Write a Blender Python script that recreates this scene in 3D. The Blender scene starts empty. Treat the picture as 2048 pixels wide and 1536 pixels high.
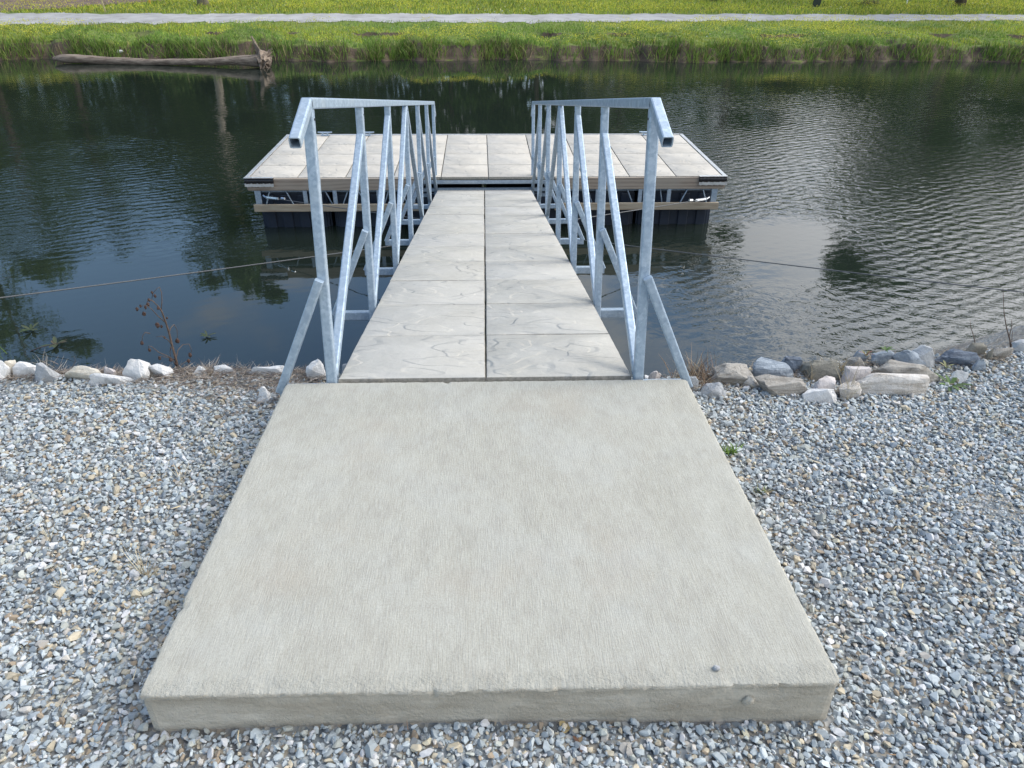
import bpy, bmesh, math, random
import numpy as np
from mathutils import Vector, Matrix, noise as mnoise
R = math.radians
scene = bpy.context.scene
col = scene.collection

# ------------------------------------------------------------------ camera
PITCH, YAW, ROLL, FPX = .5298, .0378, .0062, 1511.4
CAM = Vector((.005, 0, 1.549))
FWD = Vector((math.sin(YAW)*math.cos(PITCH), math.cos(YAW)*math.cos(PITCH), -math.sin(PITCH)))
_r = Vector((math.cos(YAW), -math.sin(YAW), 0)); _u = _r.cross(FWD)
RGT = _r*math.cos(ROLL) + _u*math.sin(ROLL)
UPV = -_r*math.sin(ROLL) + _u*math.cos(ROLL)
cd = bpy.data.cameras.new('camera'); cam = bpy.data.objects.new('camera', cd); col.objects.link(cam)
m = Matrix((RGT, UPV, -FWD)).transposed().to_4x4(); m.translation = CAM
cam.matrix_world = m
cd.sensor_width = 36; cd.lens = FPX/2048*36; cd.clip_start = .05; cd.clip_end = 3000
scene.camera = cam

def at(px, py, z):
    """the point at height z that a pixel of the photograph looks at"""
    d = FWD + RGT*((px-1024)/FPX) + UPV*((768-py)/FPX)
    return CAM + d*((z-CAM.z)/d.z)
def at_y(px, py, y):
    d = FWD + RGT*((px-1024)/FPX) + UPV*((768-py)/FPX)
    return CAM + d*((y-CAM.y)/d.y)

# ------------------------------------------------------------------ light
SUN_EL, SUN_AZ = 39, 76           # azimuth clockwise from +Y: the sun is to the right
w = bpy.data.worlds.new('World'); scene.world = w; w.use_nodes = True
nt = w.node_tree; nt.nodes.clear()
def wn(t, **k):
    n = nt.nodes.new(t)
    for a, b in k.items(): setattr(n, a, b)
    return n
sky = wn('ShaderNodeTexSky', sky_type='NISHITA', sun_disc=False, sun_elevation=R(SUN_EL), sun_rotation=R(SUN_AZ))
sky.air_density = 1.5; sky.dust_density = .4; sky.ozone_density = 2.0
geo = wn('ShaderNodeNewGeometry'); 
tcw = wn('ShaderNodeTexCoord'); sep = wn('ShaderNodeSeparateXYZ'); nt.links.new(tcw.outputs['Generated'], sep.inputs[0])
addz = wn('ShaderNodeMath', operation='ADD'); addz.inputs[1].default_value = .18; nt.links.new(sep.outputs[2], addz.inputs[0])
dx = wn('ShaderNodeMath', operation='DIVIDE'); nt.links.new(sep.outputs[0], dx.inputs[0]); nt.links.new(addz.outputs[0], dx.inputs[1])
dy = wn('ShaderNodeMath', operation='DIVIDE'); nt.links.new(sep.outputs[1], dy.inputs[0]); nt.links.new(addz.outputs[0], dy.inputs[1])
cmb = wn('ShaderNodeCombineXYZ'); nt.links.new(dx.outputs[0], cmb.inputs[0]); nt.links.new(dy.outputs[0], cmb.inputs[1]); cmb.inputs[2].default_value = 3.7
nz = wn('ShaderNodeTexNoise'); nz.inputs['Scale'].default_value = 1.5; nz.inputs['Detail'].default_value = 7; nz.inputs['Roughness'].default_value = .58
nt.links.new(cmb.outputs[0], nz.inputs['Vector'])
bias = wn('ShaderNodeMath', operation='MULTIPLY_ADD'); nt.links.new(sep.outputs[0], bias.inputs[0]); bias.inputs[1].default_value = .34; nt.links.new(nz.outputs['Fac'], bias.inputs[2])
cr = wn('ShaderNodeMapRange', interpolation_type='SMOOTHSTEP'); cr.inputs['From Min'].default_value = .41; cr.inputs['From Max'].default_value = .60
nt.links.new(bias.outputs[0], cr.inputs['Value'])
mixc = wn('ShaderNodeMix', data_type='RGBA'); nt.links.new(cr.outputs[0], mixc.inputs['Factor'])
sg = wn('ShaderNodeVectorMath', operation='MULTIPLY'); nt.links.new(sky.outputs[0], sg.inputs[0]); sg.inputs[1].default_value = (1.35, 1.5, 1.75); nt.links.new(sg.outputs[0], mixc.inputs[6])
# clouds are brighter towards the sun
dotn = wn('ShaderNodeVectorMath', operation='DOT_PRODUCT'); nt.links.new(tcw.outputs['Generated'], dotn.inputs[0])
dotn.inputs[1].default_value = (math.sin(R(SUN_AZ))*math.cos(R(SUN_EL)), math.cos(R(SUN_AZ))*math.cos(R(SUN_EL)), math.sin(R(SUN_EL)))
mx0 = wn('ShaderNodeMath', operation='MAXIMUM'); nt.links.new(dotn.outputs['Value'], mx0.inputs[0]); mx0.inputs[1].default_value = 0
pw = wn('ShaderNodeMath', operation='POWER'); nt.links.new(mx0.outputs[0], pw.inputs[0]); pw.inputs[1].default_value = 3
ma = wn('ShaderNodeMath', operation='MULTIPLY_ADD'); nt.links.new(pw.outputs[0], ma.inputs[0]); ma.inputs[1].default_value = 29; ma.inputs[2].default_value = 6.0
ccol = wn('ShaderNodeVectorMath', operation='SCALE'); ccol.inputs[0].default_value = (.97, .99, 1.03); nt.links.new(ma.outputs[0], ccol.inputs['Scale'])
nt.links.new(ccol.outputs[0], mixc.inputs[7])
bg = wn('ShaderNodeBackground'); bg.inputs['Strength'].default_value = .15
nt.links.new(mixc.outputs[2], bg.inputs['Color'])
out = wn('ShaderNodeOutputWorld'); nt.links.new(bg.outputs[0], out.inputs[0])

sl = bpy.data.lights.new('sun', 'SUN'); sl.energy = 1.6; sl.angle = R(14); sl.color = (1, .94, .84)
so = bpy.data.objects.new('sun', sl); col.objects.link(so)
sd = Vector((math.sin(R(SUN_AZ))*math.cos(R(SUN_EL)), math.cos(R(SUN_AZ))*math.cos(R(SUN_EL)), math.sin(R(SUN_EL))))
so.rotation_euler = sd.to_track_quat('Z', 'Y').to_euler(); so.location = sd*60
scene.view_settings.view_transform = 'Standard'; scene.view_settings.look = 'None'
scene.view_settings.exposure = -.2; scene.view_settings.gamma = 1
scene.cycles.max_bounces = 6; scene.cycles.diffuse_bounces = 3; scene.cycles.glossy_bounces = 4
scene.cycles.use_denoising = True

# ------------------------------------------------------------------ helpers
def link(name, me, mat=None, parent=None, loc=None):
    o = bpy.data.objects.new(name, me); col.objects.link(o)
    if mat and me: me.materials.append(mat)
    if parent: o.parent = parent
    if loc is not None: o.location = loc
    return o
def tag(o, label=None, cat=None, group=None, kind=None):
    if label: o['label'] = label
    if cat: o['category'] = cat
    if group: o['group'] = group
    if kind: o['kind'] = kind
    return o
def empty(name, loc=(0, 0, 0), rot=(0, 0, 0)):
    o = bpy.data.objects.new(name, None); col.objects.link(o); o.location = loc; o.rotation_euler = rot
    o.empty_display_size = .1
    return o
def bm_obj(name, bm, mat, parent=None, smooth=False, loc=None, sharp=None):
    me = bpy.data.meshes.new(name); bm.normal_update(); bm.to_mesh(me); bm.free()
    if smooth:
        me.polygons.foreach_set('use_smooth', [True]*len(me.polygons))
        if sharp: me.set_sharp_from_angle(angle=R(sharp))
    return link(name, me, mat, parent, loc)
def mesh_np(name, V, F, mat, parent=None, C=None, smooth=False):
    """V (n,3); F (m,k) faces all with k corners; C (n,3) point colours"""
    me = bpy.data.meshes.new(name); V = np.asarray(V, np.float32); F = np.asarray(F, np.int32); k = F.shape[1]
    me.vertices.add(len(V)); me.vertices.foreach_set('co', V.ravel())
    me.loops.add(F.size); me.loops.foreach_set('vertex_index', F.ravel())
    me.polygons.add(len(F)); me.polygons.foreach_set('loop_start', np.arange(0, F.size, k, dtype=np.int32))
    me.polygons.foreach_set('use_smooth', np.full(len(F), smooth))
    if C is not None:
        a = me.attributes.new('tint', 'FLOAT_COLOR', 'POINT')
        a.data.foreach_set('color', np.c_[C, np.ones(len(C))].astype(np.float32).ravel())
    me.update(calc_edges=True); me.validate()
    return link(name, me, mat, parent)

def box(bm, x0, x1, y0, y1, z0, z1, bev=0):
    vs = [bm.verts.new((x, y, z)) for x in (x0, x1) for y in (y0, y1) for z in (z0, z1)]
    fs = [(0, 1, 3, 2), (4, 6, 7, 5), (0, 4, 5, 1), (2, 3, 7, 6), (0, 2, 6, 4), (1, 5, 7, 3)]
    ff = [bm.faces.new([vs[i] for i in f]) for f in fs]
    if bev:
        ed = list({e for f in ff for e in f.edges})
        bmesh.ops.bevel(bm, geom=ed, offset=bev, segments=2, affect='EDGES', profile=.6)
def beam(bm, a, b, wd, ht=None, up=(0, 0, 1), bev=.006, caps=True):
    """a square tube between two points with rounded long edges"""
    ht = ht or wd; a = Vector(a); b = Vector(b); d = (b-a).normalized()
    s = d.cross(Vector(up)); s = s.normalized() if s.length > 1e-4 else Vector((1, 0, 0)); u = s.cross(d)
    pts = []
    for sx, sy in ((1, 1), (-1, 1), (-1, -1), (1, -1)):
        X, Y = sx*wd/2, sy*ht/2
        c = [(X, Y-sy*bev), (X-sx*bev*.3, Y-sy*bev*.3), (X-sx*bev, Y)]
        pts += c if sx*sy > 0 else c[::-1]
    ra = [bm.verts.new(a+s*x+u*y) for x, y in pts]; rb = [bm.verts.new(b+s*x+u*y) for x, y in pts]
    n = len(pts)
    for i in range(n): bm.faces.new((ra[i], rb[i], rb[(i+1) % n], ra[(i+1) % n]))
    if caps: bm.faces.new(ra); bm.faces.new(rb[::-1])
    return ra, rb
def tube(bm, path, radii, seg=8, cap=True, jitter=0, rnd=None):
    path = [Vector(p) for p in path]
    if not hasattr(radii, '__len__'): radii = [radii]*len(path)
    rings = []; ref = Vector((.31, .2, .93))
    for i, p in enumerate(path):
        d = (path[min(i+1, len(path)-1)]-path[max(i-1, 0)]).normalized()
        s = d.cross(ref)
        if s.length < .1: s = d.cross(Vector((1, 0, 0)))
        s.normalize(); u = s.cross(d)
        ring = []
        for k in range(seg):
            a = 2*math.pi*k/seg; r = radii[i]*(1+(rnd.uniform(-jitter, jitter) if jitter else 0))
            ring.append(bm.verts.new(p+s*math.cos(a)*r+u*math.sin(a)*r))
        rings.append(ring)
    for i in range(len(rings)-1):
        for k in range(seg):
            bm.faces.new((rings[i][k], rings[i][(k+1) % seg], rings[i+1][(k+1) % seg], rings[i+1][k]))
    if cap: bm.faces.new(rings[0][::-1]); bm.faces.new(rings[-1])

# ------------------------------------------------------------------ materials
class M:
    def __init__(s, name, rough=.8, metal=0.0, base=(.5, .5, .5), ior=None):
        s.m = bpy.data.materials.new(name); s.m.use_nodes = True; s.t = s.m.node_tree
        s.b = s.t.nodes['Principled BSDF']; s.b.inputs['Roughness'].default_value = rough; s.b.inputs['Metallic'].default_value = metal
        s.b.inputs['Base Color'].default_value = (*base, 1)
        if ior: s.b.inputs['IOR'].default_value = ior
        s.tc = s.t.nodes.new('ShaderNodeTexCoord')
    def n(s, t, ins=None, **k):
        n = s.t.nodes.new(t)
        for a, b in k.items(): setattr(n, a, b)
        for a, b in (ins or {}).items():
            if isinstance(b, bpy.types.NodeSocket): s.t.links.new(b, n.inputs[a])
            else: n.inputs[a].default_value = b
        return n
    def l(s, a, b): s.t.links.new(a, b)
    def vec(s, scale=(1, 1, 1), space='Object', rot=(0, 0, 0), off=None):
        src = s.tc.outputs[space]
        if off is not None:
            src = s.n('ShaderNodeVectorMath', {0: src, 1: off}, operation='ADD').outputs[0]
        return s.n('ShaderNodeMapping', {'Vector': src, 'Scale': scale, 'Rotation': rot}).outputs[0]
    def noise(s, scale, detail=5, rough=.55, v=None, dist=0):
        return s.n('ShaderNodeTexNoise', {'Vector': v or s.tc.outputs['Object'], 'Scale': scale, 'Detail': detail, 'Roughness': rough, 'Distortion': dist}).outputs['Fac']
    def voro(s, scale, v=None, feature='F1', rnd=1):
        return s.n('ShaderNodeTexVoronoi', {'Vector': v or s.tc.outputs['Object'], 'Scale': scale, 'Randomness': rnd}, feature=feature)
    def rng(s, v, a, b, c=0.0, d=1.0, smooth=False):
        return s.n('ShaderNodeMapRange', {'Value': v, 'From Min': a, 'From Max': b, 'To Min': c, 'To Max': d}, interpolation_type='SMOOTHSTEP' if smooth else 'LINEAR').outputs[0]
    def math(s, op, a, b=None, c=None):
        d = {0: a}
        if b is not None: d[1] = b
        if c is not None: d[2] = c
        return s.n('ShaderNodeMath', d, operation=op).outputs[0]
    def mix(s, f, a, b, blend='MIX'):
        a = (*a, 1) if isinstance(a, tuple) and len(a) == 3 else a; b = (*b, 1) if isinstance(b, tuple) and len(b) == 3 else b
        n = s.n('ShaderNodeMix', {'Factor': f, 6: a, 7: b}, data_type='RGBA', blend_type=blend); return n.outputs[2]
    def ramp(s, f, stops):
        n = s.n('ShaderNodeValToRGB', {'Fac': f}); e = n.color_ramp.elements
        while len(e) < len(stops): e.new(.5)
        for x, (p, c) in zip(e, stops): x.position = p; x.color = (*c, 1)
        return n.outputs[0]
    def col(s, c): s.l(c, s.b.inputs['Base Color'])
    def rough(s, r): s.l(r, s.b.inputs['Roughness'])
    def bump(s, h, strength=.5, dist=.01, prev=None):
        d = {'Height': h, 'Strength': strength, 'Distance': dist}
        if prev is not None: d['Normal'] = prev
        n = s.n('ShaderNodeBump', d).outputs[0]; s.l(n, s.b.inputs['Normal']); return n
    def objrand(s, k=40.0):
        oi = s.n('ShaderNodeObjectInfo'); v = s.n('ShaderNodeVectorMath', {0: oi.outputs['Random'], 1: (k, k*1.7, k*.6)}, operation='MULTIPLY')
        return v.outputs[0], oi.outputs['Random']
    def attr(s): return s.n('ShaderNodeAttribute', attribute_name='tint').outputs['Color']

def mat_slab():
    m = M('broomed_concrete', .9)
    v = m.tc.outputs['Object']
    big = m.noise(2.6, 5, .65, m.vec((1.6, .7, 1))); mid = m.noise(13, 6, .7, m.vec((1.5, .6, 1))); fine = m.noise(160, 3, .7)
    broom = m.noise(60, 4, .7, m.vec((5.2, .3, 1), rot=(0, 0, R(3))))
    broomw = m.noise(1.3, 3, .5, m.vec((1, .6, 1)))
    c = m.ramp(big, [(.3, (.335, .318, .258)), (.5, (.385, .37, .31)), (.72, (.345, .325, .265))])
    c = m.mix(m.rng(mid, .42, .7, 0, .6), c, (.26, .245, .205))
    c = m.mix(m.rng(m.noise(6, 7, .8, m.vec((1.3, .7, 1), off=(5, 2, 1))), .5, .72, 0, .5), c, (.455, .45, .395))
    c = m.mix(m.rng(fine, .35, .7, 0, .7), c, m.mix(.6, c, (.17, .165, .14)))
    c = m.mix(m.rng(broom, .35, .65, 0, .5), c, m.mix(.6, c, (.56, .55, .50)))
    # tan stains, small dark specks
    c = m.mix(m.rng(m.noise(2.4, 3, .5, m.vec(off=(9, 9, 0))), .58, .72, 0, .3), c, (.35, .30, .235))
    # the formed sides are smooth, browner and darker concrete
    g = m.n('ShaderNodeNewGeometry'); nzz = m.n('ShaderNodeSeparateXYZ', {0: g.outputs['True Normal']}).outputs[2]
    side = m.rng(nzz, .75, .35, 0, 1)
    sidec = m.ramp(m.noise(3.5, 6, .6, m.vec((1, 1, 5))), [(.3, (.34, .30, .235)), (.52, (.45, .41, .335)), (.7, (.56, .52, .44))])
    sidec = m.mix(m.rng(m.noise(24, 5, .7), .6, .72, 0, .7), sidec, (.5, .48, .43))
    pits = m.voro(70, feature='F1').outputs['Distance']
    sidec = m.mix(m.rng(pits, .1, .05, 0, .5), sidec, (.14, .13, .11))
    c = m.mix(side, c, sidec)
    sp = m.rng(m.voro(38).outputs['Distance'], .07, .03, 0, 1); sp = m.math('MULTIPLY', sp, m.rng(m.noise(5), .55, .62))
    c = m.mix(m.math('MULTIPLY', sp, .5), c, (.16, .14, .11))
    hz = m.math('MULTIPLY', m.rng(m.noise(3.3, 6, .7, m.vec(off=(31, 4, 0))), .48, .66, 0, .22), m.math('SUBTRACT', 1.0, side)); c = m.mix(hz, c, (.44, .45, .425))
    m.col(c)
    amt = m.rng(broomw, .3, .65, .35, 1.0)
    topm = m.math('SUBTRACT', 1.0, side)
    h = m.math('MULTIPLY', m.math('MULTIPLY', broom, amt), topm)
    Yc = m.n('ShaderNodeSeparateXYZ', {0: v}); ed = m.math('MULTIPLY_ADD', Yc.outputs[0], .0, Yc.outputs[1])
    band = m.math('MULTIPLY', m.rng(ed, 1.275, 1.225, 0, 1, True), m.rng(m.noise(14, 3, .6), .3, .55))
    grit = m.math('MULTIPLY', m.noise(95, 4, .75), band)
    h = m.math('ADD', h, m.math('MULTIPLY', grit, 2.2))
    n = m.bump(h, .9, .0032); n = m.bump(fine, .4, .0025, n); m.bump(m.noise(30, 4, .6), .25, .003, n)
    return m.m
def mat_paver(name, warm):
    m = M(name, .88)
    off, rnd = m.objrand(11)
    base = m.vec((1, 1, 1), off=off)
    dn = m.noise(2.2, 2, .5, base)
    warp = m.n('ShaderNodeVectorMath', {0: base, 1: m.n('ShaderNodeTexNoise', {'Vector': base, 'Scale': 5.0, 'Detail': 3.0}).outputs['Color'], 2: (0, 0, 0)}, operation='MULTIPLY_ADD')
    warp.inputs[1].default_value = (0, 0, 0)
    v2 = m.n('ShaderNodeMapping', {'Vector': base, 'Rotation': (0, 0, .6), 'Scale': (1.25, 2.1, 1)}).outputs[0]
    t1 = m.noise(1.75, 2, .42, v2, .25)
    ledge1 = m.rng(t1, .41, .45, 0, 1, True); ledge2 = m.rng(t1, .56, .585, 0, 1, True); ledge3 = m.rng(t1, .66, .70, 0, .7, True)
    t2 = m.noise(2.6, 2, .5, m.n('ShaderNodeMapping', {'Vector': base, 'Rotation': (0, 0, -.9), 'Scale': (1.2, 1.8, 1), 'Location': (3, 5, 0)}).outputs[0], .1)
    ledge4 = m.rng(t2, .6, .63, 0, .8, True)
    h = m.math('ADD', m.math('ADD', ledge1, ledge2), m.math('ADD', ledge3, ledge4))
    h = m.math('ADD', h, m.math('MULTIPLY', m.noise(8, 5, .6, base), 1.9))
    fine = m.noise(170, 3, .7, base); mid = m.noise(14, 6, .7, base)
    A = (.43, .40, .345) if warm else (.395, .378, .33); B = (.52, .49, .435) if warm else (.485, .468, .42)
    c = m.mix(m.rng(m.noise(3, 4, .6, base), .3, .7), A, B)
    c = m.mix(m.rng(mid, .4, .75, 0, .55), c, m.mix(.5, c, (.33, .31, .28)))
    c = m.mix(m.rng(fine, .35, .65, 0, .35), c, m.mix(.5, c, (.25, .23, .2)))
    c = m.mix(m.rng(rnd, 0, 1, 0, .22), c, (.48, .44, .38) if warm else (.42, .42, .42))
    # faint darker line along the ledges
    e = m.math('MULTIPLY', m.rng(t1, .415, .44, 0, 1, True), m.rng(t1, .455, .44, 0, 1, True))
    c = m.mix(m.math('MULTIPLY', e, .07), c, (.2, .18, .15))
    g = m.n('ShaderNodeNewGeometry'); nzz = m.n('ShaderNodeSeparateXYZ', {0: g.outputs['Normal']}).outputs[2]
    c = m.mix(m.rng(nzz, .975, .75, 0, 1), c, m.mix(m.rng(m.noise(60, 4, .7), .4, .65), (.2, .19, .16), (.30, .28, .24)))   # raw edges, darkened in colour to stand for shade in the joints
    m.col(c)
    n = m.bump(h, .9, .006); m.bump(fine, .45, .0025, n)
    return m.m
def mat_galv(name='galvanised_steel', tone=1.0):
    m = M(name, .5, .35)
    off, rnd = m.objrand(7)
    v = m.vec((1, 1, 1), off=off)
    n1 = m.noise(26, 4, .65, v, .4); v1 = m.voro(75, v).outputs['Color']; n2 = m.noise(5, 3, .6, v)
    sv = m.n('ShaderNodeSeparateColor', {0: v1}).outputs[0]
    f = m.math('ADD', m.math('MULTIPLY', n1, .75), m.math('MULTIPLY', sv, .25))
    c = m.ramp(f, [(.3, (.27*tone, .345*tone, .43*tone)), (.5, (.33*tone, .415*tone, .50*tone)), (.7, (.43*tone, .515*tone, .60*tone))])
    c = m.mix(m.rng(n2, .55, .75, 0, .5), c, (.42*tone, .47*tone, .49*tone))
    m.col(c); m.rough(m.rng(f, .3, .7, .55, .38))
    m.bump(m.noise(60, 3, .6, v), .25, .002)
    return m.m
def mat_simple(name, base, rough=.7, metal=0, var=.3, scale=12, bump=.3, bd=.005, stretch=(1, 1, 1), other=None):
    m = M(name, rough, metal)
    v = m.vec(stretch)
    f = m.noise(scale, 5, .65, v)
    dark = other or tuple(x*(1-var) for x in base)
    m.col(m.mix(m.rng(f, .35, .68), dark, base))
    if bump: m.bump(f, bump, bd)
    return m.m
def mat_wood():
    m = M('weathered_lumber', .85)
    off, rnd = m.objrand(9)
    v = m.vec((1, 1, 1), off=off)
    v2 = m.n('ShaderNodeMapping', {'Vector': v, 'Scale': (.45, 4, 4)}).outputs[0]
    ring = m.n('ShaderNodeTexWave', {'Vector': v2, 'Scale': 1.6, 'Distortion': 9.0, 'Detail': 2.5, 'Detail Scale': .7}, bands_direction='Z').outputs['Fac']
    grain = m.noise(40, 4, .7, m.n('ShaderNodeMapping', {'Vector': v, 'Scale': (.12, 2, 2)}).outputs[0])
    kn = m.voro(1.6, m.n('ShaderNodeMapping', {'Vector': v, 'Scale': (1, 3, 3)}).outputs[0]).outputs['Distance']
    c = m.ramp(ring, [(.2, (.31, .25, .195)), (.6, (.23, .18, .14)), (.95, (.16, .12, .09))])
    c = m.mix(m.rng(grain, .3, .7, 0, .5), c, (.40, .33, .26))
    c = m.mix(m.rng(m.noise(1.7, 3, .5, v), .4, .65, 0, .6), c, (.33, .30, .25))
    c = m.mix(m.rng(kn, .09, .05, 0, .9), c, (.07, .04, .025))
    m.col(c); m.bump(grain, .4, .004)
    return m.m
def mat_stone(name, a, b, dark, sc=7, streak=False):
    m = M(name, .86)
    off, rnd = m.objrand(13)
    v = m.vec((1, 1, 1), off=off)
    c = m.mix(m.rng(m.noise(sc, 6, .62, v), .32, .68), a, b)
    c = m.mix(m.rng(m.noise(sc*2.8, 6, .7, v), .56, .72, 0, .7), c, dark)
    if streak:
        c = m.mix(m.rng(m.noise(9, 5, .7, m.n('ShaderNodeMapping', {'Vector': v, 'Scale': (.7, 2, 6), 'Rotation': (.2, .3, 0)}).outputs[0], .7), .46, .6, 0, .75), c, dark)
    m.col(c)
    n = m.bump(m.noise(18, 8, .75, v), .8, .022); m.bump(m.noise(120, 3, .7, v), .4, .004, n)
    return m.m
def mat_tint(name, rough=.8, var=.35, sc=90, trans=False, bump=.3):
    m = M(name, rough)
    a = m.attr(); f = m.noise(sc, 4, .6)
    m.col(m.mix(m.rng(f, .35, .7, 0, var), a, m.mix(.6, a, (.12, .11, .1))))
    if bump: m.bump(f, bump, .002)
    if trans:
        m.b.inputs['Transmission Weight'].default_value = 0
        tr = m.n('ShaderNodeBsdfTranslucent', {'Color': a}); mx = m.n('ShaderNodeMixShader', {0: .35, 1: m.b.outputs[0], 2: tr.outputs[0]})
        m.l(mx.outputs[0], m.t.nodes['Material Output'].inputs['Surface'])
    return m.m
def mat_water():
    m = M('pond_water', .02, 0, (.013, .019, .015), 1.6)
    b = m.b
    v = m.tc.outputs['Object']; s = m.n('ShaderNodeSeparateXYZ', {0: v}); X, Y = s.outputs[0], s.outputs[1]
    # where the breeze reaches: strong on the right, a band on the left, glassy in the lee of the dock and bank
    patch = m.noise(.22, 3, .5, v); patch2 = m.noise(.5, 3, .5, m.vec(off=(20, 7, 0)))
    right = m.math('MULTIPLY', m.rng(X, 1.2, 3.4, 0, 1, True), m.rng(patch, .33, .55, .35, 1, True))
    lee = m.math('MULTIPLY', m.rng(m.math('ABSOLUTE', m.math('SUBTRACT', X, 3.75)), 1.6, .6, 0, 1, True), m.math('MULTIPLY', m.rng(Y, 7.2, 8.0, 0, 1, True), m.rng(Y, 10.6, 9.6, 0, 1, True)))
    right = m.math('MULTIPLY', right, m.math('SUBTRACT', 1.0, m.math('MULTIPLY', lee, .93)))
    left = m.math('MULTIPLY', m.math('MULTIPLY', m.rng(X, -1.0, -3.2, 0, 1, True), m.rng(Y, 8.2, 9.8, 0, 1, True)), m.rng(Y, 21, 14, 0.1, .34, True))
    left = m.math('MULTIPLY', left, m.rng(patch2, .36, .6, .25, 1, True))
    far = m.math('MULTIPLY', m.rng(Y, 21, 16, .22, .9, True), m.rng(Y, 9, 12, 0, 1))
    right = m.math('MULTIPLY', right, m.rng(Y, 24, 15, .3, 1, True)); right = m.math('MULTIPLY', right, m.rng(Y, 9.5, 13, 1, .55, True))
    amp = m.math('MAXIMUM', m.math('MAXIMUM', right, left), .02)
    w1 = m.n('ShaderNodeTexWave', {'Vector': m.vec((1, 1, 1), rot=(0, 0, R(62))), 'Scale': 1.9, 'Distortion': 8.5, 'Detail': 2.0, 'Detail Scale': .6}, wave_profile='SIN').outputs['Fac']
    w2 = m.n('ShaderNodeTexWave', {'Vector': m.vec((1, 1, 1), rot=(0, 0, R(118))), 'Scale': 1.45, 'Distortion': 7.0, 'Detail': 2.0, 'Detail Scale': .5}, wave_profile='SIN').outputs['Fac']
    n1 = m.noise(5.6, 3, .55, m.vec((1, 1.35, 1), rot=(0, 0, R(20))), .5); n2 = m.noise(15, 2, .5, m.vec((1, 1.4, 1)))
    h = m.math('ADD', m.math('MULTIPLY', w1, .30), m.math('MULTIPLY', w2, .12))
    h = m.math('ADD', h, m.math('MULTIPLY', n1, 1.35)); h = m.math('ADD', h, m.math('MULTIPLY', n2, .28))
    h = m.math('MULTIPLY', h, amp)
    m.bump(h, 1.0, .0145)
    return m.m
def mat_farground():
    m = M('grassy_soil', .95)
    c = m.mix(m.rng(m.noise(.7, 5, .6), .35, .65), (.11, .165, .03), (.17, .21, .035))
    c = m.mix(m.rng(m.noise(5, 5, .7), .4, .7, 0, .7), c, (.09, .12, .025))
    g = m.n('ShaderNodeNewGeometry'); nzz = m.n('ShaderNodeSeparateXYZ', {0: g.outputs['True Normal']}).outputs[2]
    soil = m.mix(m.rng(m.noise(3.5, 6, .7), .35, .65), (.05, .034, .023), (.12, .088, .06))
    c = m.mix(m.rng(nzz, .93, .8, 0, 1), c, soil)
    m.col(c); m.bump(m.noise(6, 5, .7), .8, .05)
    return m.m
def mat_bank():
    m = M('stony_bank', .95)
    vc = m.voro(55); sv = m.n('ShaderNodeSeparateColor', {0: vc.outputs['Color']}).outputs[0]
    c = m.ramp(sv, [(0, (.10, .115, .125)), (.5, (.20, .225, .24)), (.8, (.30, .26, .2)), (1, (.38, .40, .40))])
    c = m.mix(m.rng(m.noise(2.5, 5, .6), .4, .65, 0, .6), c, (.13, .105, .08))
    m.col(c); m.bump(vc.outputs['Distance'], .8, .012)
    return m.m
def mat_path():
    m = M('crushed_stone_path', .95)
    c = m.mix(m.rng(m.noise(1.2, 5, .6), .35, .65), (.29, .285, .28), (.40, .395, .385))
    c = m.mix(m.rng(m.noise(3, 6, .75), .52, .68, 0, .7), c, (.17, .155, .135))
    m.col(c); m.bump(m.noise(20, 4, .7), .5, .02)
    return m.m

MS = mat_slab(); MP = mat_paver('slate_paver', False); MPW = mat_paver('slate_paver_tan', True)  # the dock pavers get a warmer tan tone
MW2 = mat_simple('pale_lumber', (.42, .37, .28), .85, 0, .35, 16, .3, .003, (.15, 2, 2), (.29, .23, .16)); MG = mat_galv(); MG2 = mat_galv('galvanised_steel_dull', .82); MW = mat_wood()
MGRAVEL = mat_tint('gravel_stone', .8, .35, 130); MBLADE = mat_tint('grass_blade', .75, .2, 30, True, 0); MDRY = mat_tint('dry_blade', .85, .3, 60, False, 0)
MFLOAT = mat_simple('navy_plastic', (.03, .042, .065), .38, 0, .35, 5, .1, .003)
MRUB = mat_simple('black_vinyl', (.02, .02, .022), .25, 0, .3, 20, .6, .01)
MALU = mat_simple('aluminium_trim', (.72, .73, .72), .35, .6, .25, 8, .1, .001)
MDARK = mat_simple('dark_steel', (.05, .055, .06), .6, .3, .3, 30)
MCABLE = mat_simple('wire_rope', (.14, .145, .15), .55, 0, .5, 200, .5, .002)
MCHROME = mat_simple('shackle_steel', (.75, .77, .8), .25, .9, .2, 30, 0)

# ------------------------------------------------------------------ near bank
WZ = -1.746
def lerp_tab(x, tab):
    return np.interp(x, [a for a, _ in tab], [b for _, b in tab])
LIPPX = [(0, 741), (150, 744), (300, 742), (450, 741), (600, 745), (760, 752), (1250, 762), (1390, 762), (1440, 750), (1520, 742), (1600, 734), (1700, 720), (1800, 712), (1880, 707), (1960, 701), (2048, 693)]
LIP = [(-40, 4.8), (-4.4, 4.1), (-3.2, 3.35)]+[(at(a, b, -.165).x, at(a, b, -.165).y) for a, b in LIPPX]+[(3.4, 3.75), (4.4, 4.15), (40, 4.8)]
def ground_z(x, y):
    x = np.asarray(x, float); y = np.asarray(y, float)
    lip = lerp_tab(x, LIP)
    und = .008*np.sin(x*3.1+y*1.7)+.007*np.sin(x*1.3-y*4.1+1)
    d = np.clip(y-lip+.05, 0, None)
    back = np.where(y > 2.2, -(np.clip(y-2.2, 0, 1))*.035, 0)
    return np.maximum(-.137+und+back-np.where(d < .1, d*d*3.5, .035+(d-.1)*.78), -3.0)
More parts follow.
